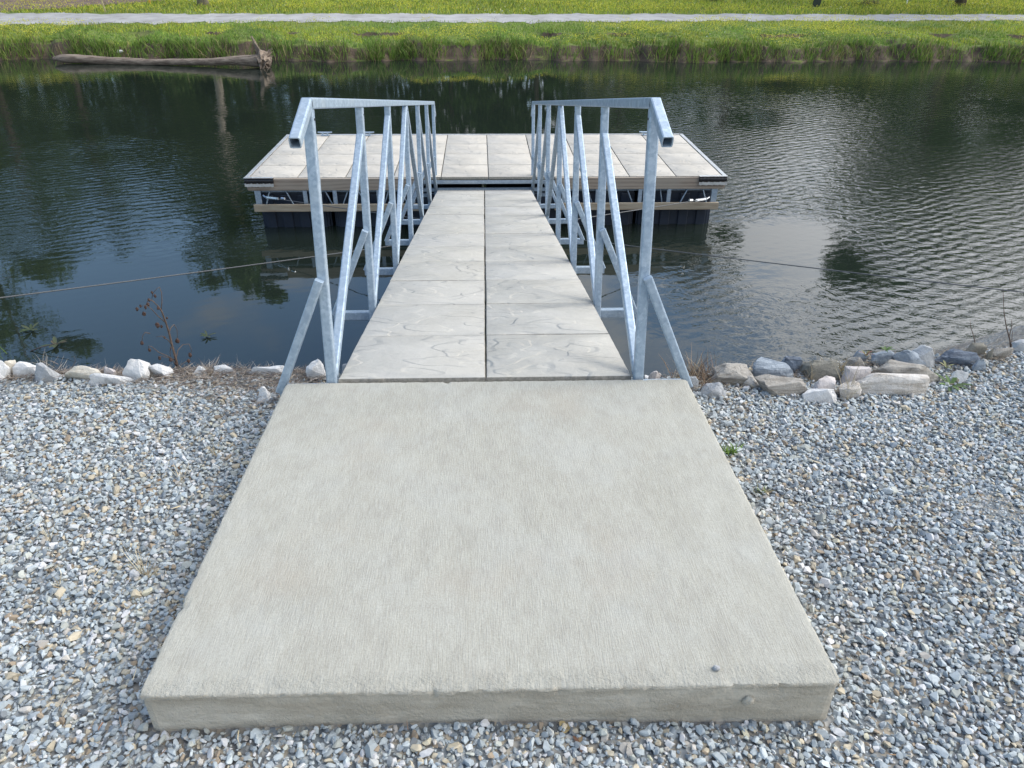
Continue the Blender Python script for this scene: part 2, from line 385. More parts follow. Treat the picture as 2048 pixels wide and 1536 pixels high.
xs = np.unique(np.r_[np.linspace(-40, -4, 19), np.linspace(-4, 4.6, 173), np.linspace(4.6, 40, 19)])
ys = np.unique(np.r_[np.linspace(-30, -1, 12), np.linspace(-1, 6.4, 150), np.linspace(6.4, 24, 10)])
GX, GY = np.meshgrid(xs, ys); GZ = ground_z(GX, GY)
V = np.stack([GX, GY, GZ], -1).reshape(-1, 3); nx, ny = len(xs), len(ys)
ii, jj = np.meshgrid(np.arange(nx-1), np.arange(ny-1)); b0 = (jj*nx+ii).ravel()
o = mesh_np('near_bank_ground', V, np.c_[b0, b0+1, b0+nx+1, b0+nx], mat_bank(), smooth=True); tag(o, kind='structure')

# ------------------------------------------------------------------ water
bm = bmesh.new()
vs = [bm.verts.new(p) for p in ((-160, 2.5, WZ), (160, 2.5, WZ), (160, 28.5, WZ), (-160, 28.5, WZ))]; bm.faces.new(vs)
tag(bm_obj('pond_water', bm, mat_water()), kind='structure')

# ------------------------------------------------------------------ far bank, path, lawn
rnd = random.Random(5); rs = np.random.RandomState(7)
def far_edge(x): return 26.05+.22*np.sin(x*.5+1)+.12*np.sin(x*1.7)+.07*np.sin(x*4.3)-.012*(x+0)
def far_z(x, y):
    x = np.asarray(x, float); y = np.asarray(y, float)
    e = far_edge(x); d = y-e
    lip = .46+.05*np.sin(x*.9+2)+.05*np.sin(x*2.3)+.03*np.sin(x*5.1)
    z = WZ + np.interp(d, [-3, -.3, 0, .14, .42, .8, 2.0, 4.2, 8, 14, 40, 200], [-1.2, -.25, 0, .10, .40, .5, .62, .76, .84, .95, 1.5, 5.0])*(lip/.46 if True else 1)**np.where(d < 2, 1, 0)
    return z
xs = np.unique(np.r_[np.linspace(-180, -26, 20), np.linspace(-26, 26, 521), np.linspace(26, 180, 20)])
ys = np.unique(np.r_[np.linspace(22.5, 25.5, 5), np.linspace(25.5, 28.2, 41), np.linspace(28.2, 48, 60), np.linspace(48, 240, 20)])
GX, GY = np.meshgrid(xs, ys); GZ = far_z(GX, GY) + (.03*np.sin(GX*7.3+GY*9)*np.sin(GX*3.1-GY*5))*(GY > far_edge(GX))*(GY < 28)
GYW = GY + np.where((GY > 25.6) & (GY < 27), .06*np.sin(GX*6.7)+.05*np.sin(GX*11.3+2), 0)
V = np.stack([GX, GYW, GZ], -1).reshape(-1, 3); nx, ny = len(xs), len(ys)
ii, jj = np.meshgrid(np.arange(nx-1), np.arange(ny-1)); b0 = (jj*nx+ii).ravel()
tag(mesh_np('far_bank_ground', V, np.c_[b0, b0+1, b0+nx+1, b0+nx], mat_farground(), smooth=True), kind='structure')

def path_edges(x):
    near = at_y_line(x, [(0, 53), (250, 47), (560, 44), (1000, 46), (1500, 42), (2048, 41)])
    far = at_y_line(x, [(0, 24), (60, 25), (200, 27), (560, 28), (1000, 29), (1500, 28), (2048, 30)])
    return near, far
def ray_far(px, py):
    """where a photo pixel meets the far bank"""
    lo, hi = 26.6, 120
    for _ in range(40):
        mid = (lo+hi)/2; p = at_y(px, py, mid)
        if p.z > float(far_z(p.x, p.y)): lo = mid
        else: hi = mid
    return at_y(px, py, lo)
nearE = [ray_far(x, y) for x, y in ((-300, 54), (0, 51), (120, 49), (300, 46.5), (560, 44), (1000, 46), (1500, 42), (2048, 41.5), (2400, 41))]
farE = [ray_far(x, y) for x, y in ((-300, 25), (0, 26), (120, 27), (300, 28), (560, 28), (1000, 29), (1500, 29), (2048, 30), (2400, 30))]
def near_y(x): return np.interp(x, [p.x for p in nearE], [p.y for p in nearE])
def fary(x): return np.interp(x, [p.x for p in farE], [p.y for p in farE])
px_ = np.linspace(-60, 60, 481); nseg = 8; V = []
for x in px_:
    a = near_y(x)+.16*math.sin(x*2.3)+.16*math.sin(x*6.1)+.12*math.sin(x*13.7); b = fary(x)+.2*math.sin(x*1.9+1)+.16*math.sin(x*5.3)+.12*math.sin(x*11.9)
    for k in range(nseg+1):
        y = a+(b-a)*k/nseg; V.append((x, y, float(far_z(x, y))+.012+.02*math.sin(math.pi*k/nseg)))
n1 = nseg+1; F = [(i*n1+k, (i+1)*n1+k, (i+1)*n1+k+1, i*n1+k+1) for i in range(len(px_)-1) for k in range(nseg)]
tag(mesh_np('gravel_path', V, F, mat_path(), smooth=True), kind='structure')
# bare earth beyond the path at the left
dp = [ray_far(x, y) for x, y in ((-250, 22), (0, 22.5), (60, 22), (130, 18.5), (190, 13), (260, 8), (330, 2), (420, -4))]
V = []; 
xsd = np.linspace(dp[0].x-8, dp[-1].x, 90)
for x in xsd:
    a = float(np.interp(x, [p.x for p in dp], [p.y for p in dp]))+.25*math.sin(x*3.1)+.15*math.sin(x*8)
    a = max(a, float(fary(x))+.1)
    for k in range(13):
        y = a+k*.9; V.append((x, y, float(far_z(x, y))+.03+.03*math.sin(x*3+y*5)))
F = [(i*13+k, (i+1)*13+k, (i+1)*13+k+1, i*13+k+1) for i in range(len(xsd)-1) for k in range(12)]
tag(mesh_np('bare_earth', V, F, mat_simple('bare_soil', (.21, .15, .115), .95, 0, .45, 3, .8, .05), smooth=True), kind='structure')

def blades(P, D, L, W_, C, bend, seg3=True):
    """P base (n,3), D lean direction (n,3), L, W arrays, C (n,3): curved tapering blades"""
    n = len(P); side = np.cross(D, rs.normal(size=(n, 3))); side /= np.linalg.norm(side, axis=1)[:, None]+1e-9
    D = D/np.linalg.norm(D, axis=1)[:, None]
    h = rs.normal(size=(n, 3))*[1, 1, 0]; h /= np.linalg.norm(h, axis=1)[:, None]+1e-9
    m1 = P+D*(L*.55)[:, None]+h*(bend*L*.15)[:, None]; tip = P+D*(L*.93)[:, None]+h*(bend*L*.6)[:, None]
    V = np.stack([P-side*W_[:, None]/2, P+side*W_[:, None]/2, m1+side*W_[:, None]*.38, m1-side*W_[:, None]*.38, tip], 1).reshape(-1, 3)
    b = np.arange(n)*5
    F = np.r_[np.c_[b, b+1, b+2], np.c_[b, b+2, b+3], np.c_[b+3, b+2, b+4]]
    return V, F, np.repeat(C, 5, 0)
def pal(n, cols, wts, jit=.15):
    cols = np.array(cols); i = rs.choice(len(cols), n, p=np.array(wts)/sum(wts))
    return np.clip(cols[i]*(1+rs.normal(size=(n, 1))*jit), .005, 1)
def fbm(x, y, s, seed=0):
    out = np.zeros(len(x))
    for k in range(4):
        f = s*(1.9**k); out += np.sin(x*f*1.3+seed*3.1+k*1.7+2.1*np.sin(y*f*.9+k+seed))*np.sin(y*f*1.1+seed+k*2.3+1.7*np.sin(x*f*.8+k*3))/(1.6**k)
    return out/2
def upd(n, spread=.25): 
    d = rs.normal(size=(n, 3))*spread; d[:, 2] = 1; return d
GREEN = [(.21, .31, .05), (.31, .41, .06), (.14, .21, .04), (.46, .47, .08), (.38, .34, .15)]
# bank grass between the water and the path
n = 90000
x = rs.uniform(-24, 24, n); e = far_edge(x); y = e+.1+rs.beta(1.0, 1.5, n)*(near_y(x)-e+.1)
bare = (fbm(x, y*0, .55, 2)+.25*fbm(x, y, 3.1, 5)); dd = y-e
keep = (dd > .50+.22*fbm(x, y, 1.1, 8)) | ((bare > .5) & (rs.rand(n) < .4)) | (rs.rand(n) < .04)
x, y, dd = x[keep], y[keep], dd[keep]; n = len(x)
L = np.where(dd < .6, rs.uniform(.08, .24, n), rs.uniform(.035, .13, n))*(1+.35*fbm(x, y, .9, 3))
C = pal(n, GREEN, [4, 4, 2.2, 1.2, .5]); tonal = (1+.30*fbm(x, y, .45, 9))[:, None]; C = C*tonal; C = np.where((dd < .75)[:, None], C*[.78, .86, .85], C)
ylw = (fbm(x, y, .5, 12) > .05)[:, None]; C = np.where(ylw, C*[1.25, 1.12, .9], C*[.8, .92, 1.0])
P = np.c_[x, y, far_z(x, y)-.02]
V1 = blades(P, upd(n, .3), L, rs.uniform(.012, .03, n), C, rs.uniform(0, .8, n))
# overhanging long tufts along the water's edge
n = 11000
cx = rs.uniform(-24, 24, 190); w_ = rs.uniform(.1, .6, 190); k = rs.randint(0, 190, n); x = cx[k]+rs.normal(size=n)*w_[k]; 
y = far_edge(x)+rs.uniform(-.02, .45, n); L = rs.uniform(.15, .5, n)
C = pal(n, [(.15, .26, .035), (.10, .18, .03), (.26, .34, .07), (.34, .28, .14), (.12, .09, .05)], [4, 3, 2, 1.5, 1])
V2 = blades(np.c_[x, y, far_z(x, y)-.02], upd(n, .3), L, rs.uniform(.012, .028, n), C, rs.uniform(.1, .9, n))
Vc = np.r_[V1[0], V2[0]]; Fc = np.r_[V1[1], V2[1]+len(V1[0])]; Cc = np.r_[V1[2], V2[2]]
tag(mesh_np('bank_grass', Vc, Fc, MBLADE, C=Cc), 'green and yellow grass along the far bank between pond and path', 'grass', kind='stuff')
# lawn beyond the path
n = 60000
x = rs.uniform(-30, 30, n); y = fary(x)+rs.beta(1, 1.5, n)*13+.05
inx = np.interp(x, [p.x for p in dp], [p.y for p in dp]); keep = ~((x < dp[-1].x) & (y > inx+.15)) | (rs.rand(n) < .02)
x, y = x[keep], y[keep]; n = len(x)
C = pal(n, GREEN, [4, 4.5, 2, 2.4, .3])*(1+.22*fbm(x, y, .4, 4))[:, None]*[1.2, 1.1, .9]
V1 = blades(np.c_[x, y, far_z(x, y)-.01], upd(n, .35), rs.uniform(.06, .2, n), rs.uniform(.02, .045, n), C, rs.uniform(0, .8, n))
tag(mesh_np('lawn_grass', V1[0], V1[1], MBLADE, C=V1[2]), 'yellow flowered meadow grass beyond the gravel path', 'grass', kind='stuff')
# yellow and white flowers
def flowers(name, n, ylo, yhi, seed, thr, cols, size, label):
    x = rs.uniform(-26, 26, n); y = ylo(x)+rs.rand(n)*(yhi(x)-ylo(x)); k = fbm(x, y, .42, seed)+.5*fbm(x, y, 1.7, seed+3) > thr
    x, y = x[k], y[k]; n = len(x); z = far_z(x, y)+rs.uniform(.1, .22, n)
    c = np.c_[x, y, z]; a = rs.normal(size=(n, 3))*[1, .5, .5]; a /= np.linalg.norm(a, axis=1)[:, None]; b = np.cross(a, rs.normal(size=(n, 3))); b /= np.linalg.norm(b, axis=1)[:, None]
    s = rs.uniform(*size, n)[:, None]; V = np.stack([c-a*s, c-b*s, c+a*s, c+b*s], 1).reshape(-1, 3); i = np.arange(n)*4
    C = np.repeat(pal(n, cols, [1]*len(cols), .1), 4, 0)
    tag(mesh_np(name, V, np.c_[i, i+1, i+2, i+3], MBLADE, C=C), label, 'flowers', kind='stuff')
YL = [(.72, .64, .06), (.78, .72, .12), (.55, .58, .08)]
flowers('buttercup_flowers', 60000, lambda x: far_edge(x)+.5, near_y, 12, .22, YL, (.008, .016), 'small yellow wildflowers scattered through the far bank grass')
flowers('meadow_flowers', 50000, lambda x: fary(x)+.2, lambda x: fary(x)+12, 4, -.05, YL, (.011, .022), 'yellow wildflowers covering the lawn beyond the path')
flowers('daisy_flowers', 5000, lambda x: far_edge(x)+.5, lambda x: fary(x)+10, 21, .62, [(.75, .78, .7)], (.012, .025), 'patches of tiny white wildflowers in the grass')

# ------------------------------------------------------------------ landing slab
c4 = [at(273, 1394, 0), at(1686, 1366, 0), at(1373, 757, 0), at(572, 766, 0)]   # corners of the top
def slab():
    bm = bmesh.new(); cen = sum(c4, Vector())/4
    pts = []; per = 150
    for i in range(4):
        a, b = c4[i], c4[(i+1) % 4]
        for k in range(per):
            t = k/per; p = a.lerp(b, t); d = min(t, 1-t)*(b-a).length
            if d < .02: p = p+(cen-p).normalized()*(.02-d)*.35
            pts.append((p, i))
    # (inward, z, noise amplitude, noise scale)
    prof = [(.003, -.24, .0012, 9), (.004, -.10, .0012, 14), (.0045, -.03, .0014, 22), (.005, -.0165, .001, 40), (.0005, -.013, .0035, 90), (0, -.009, .004, 90), (.001, -.004, .004, 110), (.004, -.0012, .003, 90), (.010, -.0006, .0022, 70), (.018, -.0002, .001, 50), (.03, 0, 0, 1)]
    rings = []
    for inn, z, am, sc in prof:
        ring = []
        for p, i in pts:
            d = (cen-p); d.z = 0; d.normalize()
            nn = mnoise.noise(Vector((p.x*sc, p.y*sc, z*sc*2)))+.6*mnoise.noise(Vector((p.x*sc*2.7, p.y*sc*2.7, 3)))
            big = max(0, mnoise.noise(Vector((p.x*26, p.y*26, 8)))-.42)*.03 if z > -.02 and inn < .02 else 0
            ring.append(bm.verts.new(p+d*(inn+nn*am+big)+Vector((0, 0, z-(abs(nn)*am*.6 if inn < .04 else 0)-big*.3))))
        rings.append(ring)
    n = len(pts)
    for a, b in zip(rings, rings[1:]):
        for k in range(n): bm.faces.new((a[k], a[(k+1) % n], b[(k+1) % n], b[k]))
    bm.faces.new(rings[-1])
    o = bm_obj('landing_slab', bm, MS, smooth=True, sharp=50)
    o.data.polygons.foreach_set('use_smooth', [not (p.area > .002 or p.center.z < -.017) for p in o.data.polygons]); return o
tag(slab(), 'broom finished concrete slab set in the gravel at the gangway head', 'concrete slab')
# a knob of mortar on the front face and the loose pebble on top
def lump(name, c, r, mat, seed, parent=None, sq=(1, 1, 1)):
    bm = bmesh.new(); bmesh.ops.create_icosphere(bm, subdivisions=3, radius=1)
    for v in bm.verts:
        k = 1+.3*mnoise.noise(v.co*1.7+Vector((seed, 0, 0)))+.12*mnoise.noise(v.co*5+Vector((seed, 3, 0)))
        v.co = Vector((v.co.x*sq[0], v.co.y*sq[1], v.co.z*sq[2]))*r*k
    return bm_obj(name, bm, mat, parent, True, c)
slab_o = bpy.data.objects['landing_slab']
lump('mortar_knob', at_y(1497, 1401, at(1497, 1366, 0).y-.006), .014, MS, 4, slab_o, (1, .7, 1))

# ------------------------------------------------------------------ gravel
def stone_templates(k, npt, seed):
    out = []; r = random.Random(seed)
    while len(out) < k:
        bm = bmesh.new()
        for _ in range(npt):
            v = Vector([r.gauss(0, 1) for _ in range(3)]).normalized()*r.uniform(.82, 1.0)
            v = Vector([math.copysign(abs(c)**.85, c) for c in v]); bm.verts.new(v)
        g = bmesh.ops.convex_hull(bm, input=bm.verts[:])
        bmesh.ops.delete(bm, geom=list({e for e in g['geom_interior']+g['geom_unused'] if isinstance(e, bmesh.types.BMVert)}), context='VERTS')
        bmesh.ops.triangulate(bm, faces=bm.faces[:])
        bm.verts.ensure_lookup_table(); bm.verts.index_update()
        out.append((np.array([v.co[:] for v in bm.verts]), np.array([[v.index for v in f.verts] for f in bm.faces]))); bm.free()
    return out
TPL = stone_templates(40, 15, 3)
GCOL = [(.285, .335, .365), (.375, .425, .45), (.33, .35, .32), (.52, .54, .53), (.42, .36, .25), (.27, .205, .135), (.64, .65, .63), (.13, .15, .17), (.38, .355, .32), (.21, .25, .285)]
GW = [24, 22, 10, 8, 8, 4, 1.6, 3, 4, 13]
PLANE = [c4[i] for i in range(4)]
def in_slab(x, y, mrg):
    ok = np.ones(len(x), bool)
    for i in range(4):
        a, b = c4[i], c4[(i+1) % 4]; ex, ey = b.x-a.x, b.y-a.y; l = math.hypot(ex, ey)
        ok &= ((x-a.x)*(-ey)+(y-a.y)*ex)/l > mrg
    return ok
def gravel(name, x, y, size, zoff, mat, label, tan_boost=0, flat=.62, tilt=.42):
    n = len(x); z = ground_z(x, y)+zoff
    s = size[:, None]*np.c_[rs.uniform(.95, 1.5, n), rs.uniform(.75, 1.05, n), rs.uniform(.42, .85, n)*flat/.62]
    yaw = rs.uniform(0, 2*math.pi, n); tx = rs.normal(size=n)*tilt; ty = rs.normal(size=n)*tilt
    cz, sz, cx_, sx_, cy_, sy_ = np.cos(yaw), np.sin(yaw), np.cos(tx), np.sin(tx), np.cos(ty), np.sin(ty)
    Rz = np.zeros((n, 3, 3)); Rz[:, 0, 0] = cz; Rz[:, 0, 1] = -sz; Rz[:, 1, 0] = sz; Rz[:, 1, 1] = cz; Rz[:, 2, 2] = 1
    Rx = np.zeros((n, 3, 3)); Rx[:, 0, 0] = 1; Rx[:, 1, 1] = cx_; Rx[:, 1, 2] = -sx_; Rx[:, 2, 1] = sx_; Rx[:, 2, 2] = cx_
    Ry = np.zeros((n, 3, 3)); Ry[:, 1, 1] = 1; Ry[:, 0, 0] = cy_; Ry[:, 0, 2] = sy_; Ry[:, 2, 0] = -sy_; Ry[:, 2, 2] = cy_
    Rm = Rx@Ry@Rz
    C = pal(n, GCOL, GW, .13)*[1.14, 1.13, 1.10]; C = np.clip(C*.8+C.mean(1, keepdims=True)*.2, 0, .55); T = rs.randint(0, len(TPL), n)
    VV, FF, CC = [], [], []; base = 0
    for t, (tv, tf) in enumerate(TPL):
        i = np.where(T == t)[0]
        if not len(i): continue
        v = tv[None]*s[i][:, None, :]; v = np.einsum('nij,nkj->nki', Rm[i], v)+np.c_[x[i], y[i], z[i]][:, None, :]
        VV.append(v.reshape(-1, 3)); FF.append((tf[None]+(np.arange(len(i))*len(tv))[:, None, None]+base).reshape(-1, 3)); CC.append(np.repeat(C[i], len(tv), 0)); base += len(i)*len(tv)
    return tag(mesh_np(name, np.concatenate(VV), np.concatenate(FF), mat, C=np.concatenate(CC)), label, 'gravel', kind='stuff')
def jgrid(x0, x1, y0, y1, s):
    a, b = np.meshgrid(np.arange(x0, x1, s), np.arange(y0, y1, s)); a = a.ravel()+rs.uniform(-.5, .5, a.size)*s; b = b.ravel()+rs.uniform(-.5, .5, b.size)*s; return a, b
def gfield(s, size, zlo, zhi, x0=-3.6, x1=3.8, y0=.7, y1=3.8):
    x, y = jgrid(x0, x1, y0, y1, s)
    k = ~in_slab(x, y, -.004) & (y < lerp_tab(x, LIP)+.05)
    # nothing outside the wedge that this place could be seen from
    k &= (np.abs(x) < 1.35+y*.80)
    x, y = x[k], y[k]; n = len(x)
    return x, y, rs.lognormal(math.log(size), .21, n), rs.uniform(zlo, zhi, n)
A = [gfield(.0135, .0071, -.010, -.003), gfield(.0155, .0086, -.001, .008), gfield(.014, .0045, -.004, .004), gfield(.05, .0118, .004, .011)]
fx, fy, fs, fz = [np.concatenate([a[i] for a in A]) for i in range(4)]
# patches of finer chips
fine = fbm(fx, fy, 1.9, 6) > .72; fs = np.where(fine, fs*.55, fs)
# thatch takes over from the gravel at the left lip
tmask = (fx < -.6) & (fy > lerp_tab(fx, LIP)-.16-.05*np.sin(fx*5)) & (rs.rand(len(fx)) < .55)
fx, fy, fs, fz = fx[~tmask], fy[~tmask], fs[~tmask], fz[~tmask]
gravel('gravel', fx, fy, fs, fz, MGRAVEL, 'blue grey and tan crushed stone gravel around the slab')
def litter():
    n = 9000; x = rs.uniform(-2.75, -.72, n); lip = lerp_tab(x, LIP)
    y = lip+.03-np.abs(rs.normal(size=n))*.085*(1+.7*np.sin(x*4.1)+.6*(x > -1.25))
    k = ~in_slab(x, y, -.01); x, y = x[k], y[k]; n = len(x)
    a = rs.uniform(0, 2*math.pi, n); D = np.c_[np.cos(a), np.sin(a)*.8, rs.uniform(-.08, .25, n)]
    C = pal(n, [(.30, .25, .20), (.22, .18, .15), (.42, .36, .29), (.16, .12, .10), (.46, .42, .38)], [4, 4, 2, 3, 1])
    return blades(np.c_[x, y, ground_z(x, y)+rs.uniform(.0, .022, n)], D, rs.uniform(.02, .085, n), rs.uniform(.0012, .0028, n), C, rs.uniform(0, .7, n))
a = litter(); tag(mesh_np('dead_grass_litter', a[0], a[1], MDRY, C=a[2]), 'brown dead grass thatch lying along the left pond edge', 'dead grass', kind='stuff')
# scattered scraps of straw and leaf over the gravel
def scraps():
    n = 900; x = rs.uniform(-2.6, 2.8, n); y = rs.uniform(.95, 3.2, n); k = ~in_slab(x, y, -.01) & (y < lerp_tab(x, LIP)); x, y = x[k], y[k]; n = len(x)
    a = rs.uniform(0, 2*math.pi, n); D = np.c_[np.cos(a), np.sin(a), rs.uniform(0, .25, n)]
    C = pal(n, [(.5, .42, .26), (.33, .2, .1), (.22, .12, .07), (.58, .52, .38)], [3, 2, 1, 2])
    return blades(np.c_[x, y, ground_z(x, y)+rs.uniform(.012, .02, n)], D, rs.uniform(.01, .045, n), rs.uniform(.0012, .004, n), C, rs.uniform(0, .8, n))
def litter2():
    n = 2600; x = rs.uniform(.8, 2.5, n); y = lerp_tab(x, LIP)-np.abs(rs.normal(size=n))*.10+.02; a = rs.uniform(0, 2*math.pi, n)
    k = ~in_slab(x, y, -.01); x, y, a = x[k], y[k], a[k]; n = len(x)
    C = pal(n, [(.30, .25, .18), (.2, .15, .11), (.45, .38, .27), (.13, .09, .07)], [4, 4, 3, 3])
    return blades(np.c_[x, y, ground_z(x, y)+rs.uniform(.0, .02, n)], np.c_[np.cos(a), np.sin(a), rs.uniform(-.05, .5, n)], rs.uniform(.02, .09, n), rs.uniform(.0012, .0028, n), C, rs.uniform(0, .7, n))
a = litter2(); tag(mesh_np('dead_grass_litter', a[0], a[1], MDRY, C=a[2]), 'dry stalks and thatch caught between the right shore rocks', 'dead grass', kind='stuff')
a = scraps(); tag(mesh_np('straw_scraps', a[0], a[1], MDRY, C=a[2]), 'bits of straw and dry leaf scattered over the gravel', 'plant litter', kind='stuff')

# ------------------------------------------------------------------ gangway
SL = .1736
gw = empty('gangway', (0, 2.708, -.0035), (-SL, 0, 0)); tag(gw, 'galvanised steel gangway with slate pavers sloping down to the dock', 'gangway')
def paver_mesh(wd, ln, th, seed):
    bm = bmesh.new(); N = 12; g = .0
    top = {}
    pr = [(0, -th), (0, -.008), (.0025, -.0025), (.008, 0)]
    def rect(ins):
        pts = []
        for i in range(4):
            cs = [(-wd/2+ins, -ln/2+ins), (wd/2-ins, -ln/2+ins), (wd/2-ins, ln/2-ins), (-wd/2+ins, ln/2-ins)]
            a, b = cs[i], cs[(i+1) % 4]
            for k in range(N):
                t = k/N; pts.append((a[0]+(b[0]-a[0])*t, a[1]+(b[1]-a[1])*t))
        return pts
    rings = []
    for ins, z in pr:
        r_ = []
        for x, y in rect(ins):
            nn = mnoise.noise(Vector((x*14+seed, y*14, 0)))*.0016+mnoise.noise(Vector((x*45+seed, y*45, 1)))*.0008
            r_.append(bm.verts.new((x*(1-abs(nn)*1.2)-nn*(abs(x) > wd/2-.01)*(1 if x > 0 else -1), y-nn*(1 if y > 0 else -1)*(abs(y) > ln/2-.01), z)))
        rings.append(r_)
    n = 4*N
    for a, b in zip(rings, rings[1:]):
        for k in range(n): bm.faces.new((a[k], a[(k+1) % n], b[(k+1) % n], b[k]))
    bm.faces.new(rings[-1]); bm.faces.new(rings[0][::-1])
    me = bpy.data.meshes.new('paver'); bm.to_mesh(me); bm.free()
    me.polygons.foreach_set('use_smooth', [True]*len(me.polygons)); me.set_sharp_from_angle(angle=R(30))
    return me
PV = [paver_mesh(.604, .6045, .042, s) for s in (1, 5)]
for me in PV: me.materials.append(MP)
ROW = .6095; NROW = 12
for r_ in range(NROW):
    for s in (-1, 1):
        o = link('paver', PV[(r_*2+(s > 0)) % 2], None, gw, (s*.3050+rnd.uniform(-.0015, .0015), ROW*(r_+.5), rnd.uniform(-.0015, .001)))
        o.rotation_euler = (rnd.uniform(-.002, .002), rnd.uniform(-.002, .002), (math.pi if rnd.random() < .5 else 0)+rnd.uniform(-.003, .003))
GL = ROW*NROW
for s in (-1, 1):
    bm = bmesh.new(); box(bm, s*.585-.025, s*.585+.025, -.02, GL, -.155, -.0445, .003); bm_obj('stringer', bm, MG2, gw)
XR = .6305; SP = 1.2015; P0 = -.005; TW = .0395; RH = 1.06
for i in range(7):
    bm = bmesh.new(); y = P0+.03+i*SP
    beam(bm, (-.862, y+.045, -.075), (-.612, y+.045, -.075), .05); beam(bm, (.612, y+.045, -.075), (.862, y+.045, -.075), .05)
    beam(bm, (-.559, y+.045, -.075), (.559, y+.045, -.075), .05); bm_obj('crossbeam', bm, MG, gw)
for s in (-1, 1):
    bm = bmesh.new(); X = s*XR
    e1 = (X, P0-.245, RH-.125); e2 = (X, P0+6*SP+.20, RH-.15)
    ra, rb = beam(bm, (X, P0-.012, RH), (X, P0+6*SP+.012, RH), TW)
    beam(bm, (X, P0-.01, RH+.002), (e2[0], e2[1], e2[2]) if False else (X, P0-.0095, RH+.001), TW, caps=True) if False else None
    def hollow(a, b):
        """open ended square tube"""
        a = Vector(a); b = Vector(b); d = (b-a).normalized(); s_ = Vector((1, 0, 0)); u = s_.cross(d)
        def ring(p, h, c):
            pts = []
            for sx, sy in ((1, 1), (-1, 1), (-1, -1), (1, -1)):
                X_, Y_ = sx*h, sy*h; cc = [(X_, Y_-sy*c), (X_-sx*c*.3, Y_-sy*c*.3), (X_-sx*c, Y_)]
                pts += cc if sx*sy > 0 else cc[::-1]
            return [bm.verts.new(p+s_*x+u*y) for x, y in pts]
        o1, o2 = ring(a, TW/2, .006), ring(b, TW/2, .006); i1, i2 = ring(b-d*.12, TW/2-.0042, .004), ring(b, TW/2-.0042, .004)
        n = 12
        for k in range(n):
            q = (k+1) % n
            bm.faces.new((o1[k], o2[k], o2[q], o1[q])); bm.faces.new((o2[k], i2[k], i2[q], o2[q])); bm.faces.new((i2[k], i1[k], i1[q], i2[q]))
        bm.faces.new(i1); bm.faces.new(o1)
    hollow((X, P0-.003, RH+.0015), e1); hollow((X, P0+6*SP+.003, RH+.0015), e2)
    bmesh.ops.recalc_face_normals(bm, faces=bm.faces[:])
    rail = bm_obj('railing', bm, MG, gw)
    for i in range(7):
        y = P0+i*SP
        bm = bmesh.new(); beam(bm, (X, y, -.10), (X, y, RH-TW/2-.001), TW, up=(0, 1, 0)); bm_obj('post', bm, MG, rail)
        bm = bmesh.new(); beam(bm, (X+s*.006, y-.0385, .42), (s*.845, y+.0, -.05), .034, .036, up=(0, 1, 0)); bm_obj('outrigger_brace', bm, MG, rail)
    for i in range(7):
        bm = bmesh.new(); y = P0+i*SP
        tube(bm, [(X-s*(TW/2-.001), y, RH-.055), (X-s*(TW/2+.003), y, RH-.055)], .0045, 8)
        bm_obj('rivet', bm, MDARK, rail)
    for i in range(6):
        hi = {0: .90, 1: .97, 2: 1.025, 3: 1.025, 4: .96, 5: .93}[i]
        y0, y1 = P0+i*SP, P0+(i+1)*SP
        a, b = ((X, y0+.03, .005), (X, y1-.03, hi)) if i < 3 else ((X, y1-.03, .005), (X, y0+.03, hi))
        bm = bmesh.new(); beam(bm, a, b, TW-.003, up=(1, 0, 0)); bm_obj('diagonal', bm, MG, rail)
bm = bmesh.new(); box(bm, -.60, .60, -.055, -.004, -.052, -.044, .001); bm_obj('threshold_plate', bm, MALU, gw)
for s in (-1, 1):
    bm = bmesh.new(); beam(bm, (s*.66, GL-.02, -.06), (s*.66, GL+.10, -.06), .012, .07); beam(bm, (s*.64, GL+.06, -.06), (s*.76, GL+.06, -.06), .025, bev=.008)
    bm_obj('hinge_bracket', bm, MG, gw)

# ------------------------------------------------------------------ floating dock
DX, DY, DZ = .054, 9.745, -1.0675
dk = empty('floating_dock', (DX, DY, DZ), (0, .0013, .0041)); tag(dk, 'floating dock platform of slate pavers on dark floats', 'dock')
PD = [paver_mesh(.6035, .6035, .035, s) for s in (11, 17)]
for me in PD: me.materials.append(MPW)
for i in range(10):
    for j in range(4):
        o = link('paver', PD[(i+j) % 2], None, dk, (-2.745+i*.61, .31+j*.61, rnd.uniform(-.001, .001))); o.rotation_euler[2] = math.pi*rnd.randint(0, 1)+rnd.uniform(-.002, .002)
def part_box(name, mat, x0, x1, y0, y1, z0, z1, bev=.002, parent=dk):
    bm = bmesh.new(); box(bm, x0, x1, y0, y1, z0, z1, bev); return bm_obj(name, bm, mat, parent)
for x0, x1 in ((-3.07, -.86), (.86, 3.07)):
    part_box('upper_board', MW, x0, x1, -.042, -.003, -.155, -.006, .004)
    part_box('lower_board', MW2, x0-(.0 if x0 > 0 else -.05), x1+(.0 if x0 < 0 else -.05), -.095, -.055, -.415, -.325, .004)
for s in (-1, 1):
    part_box('side_board', MW, min(s*3.058, s*3.096), max(s*3.058, s*3.096), .0, 2.44, -.155, -.006, .004)
    part_box('edge_trim', MALU, min(s*3.052, s*3.102), max(s*3.052, s*3.102), -.045, 2.47, -.003, .008, .002)
part_box('back_board', MW, -3.055, 3.055, 2.446, 2.484, -.155, -.006, .004)
part_box('edge_trim', MALU, -3.05, 3.05, 2.446, 2.488, -.003, .007, .002)
part_box('front_frame', MG2, -.855, .855, -.02, .02, -.085, -.045, .002)
part_box('front_frame', MG2, -.855, .855, .03, .05, -.20, -.15, .002)
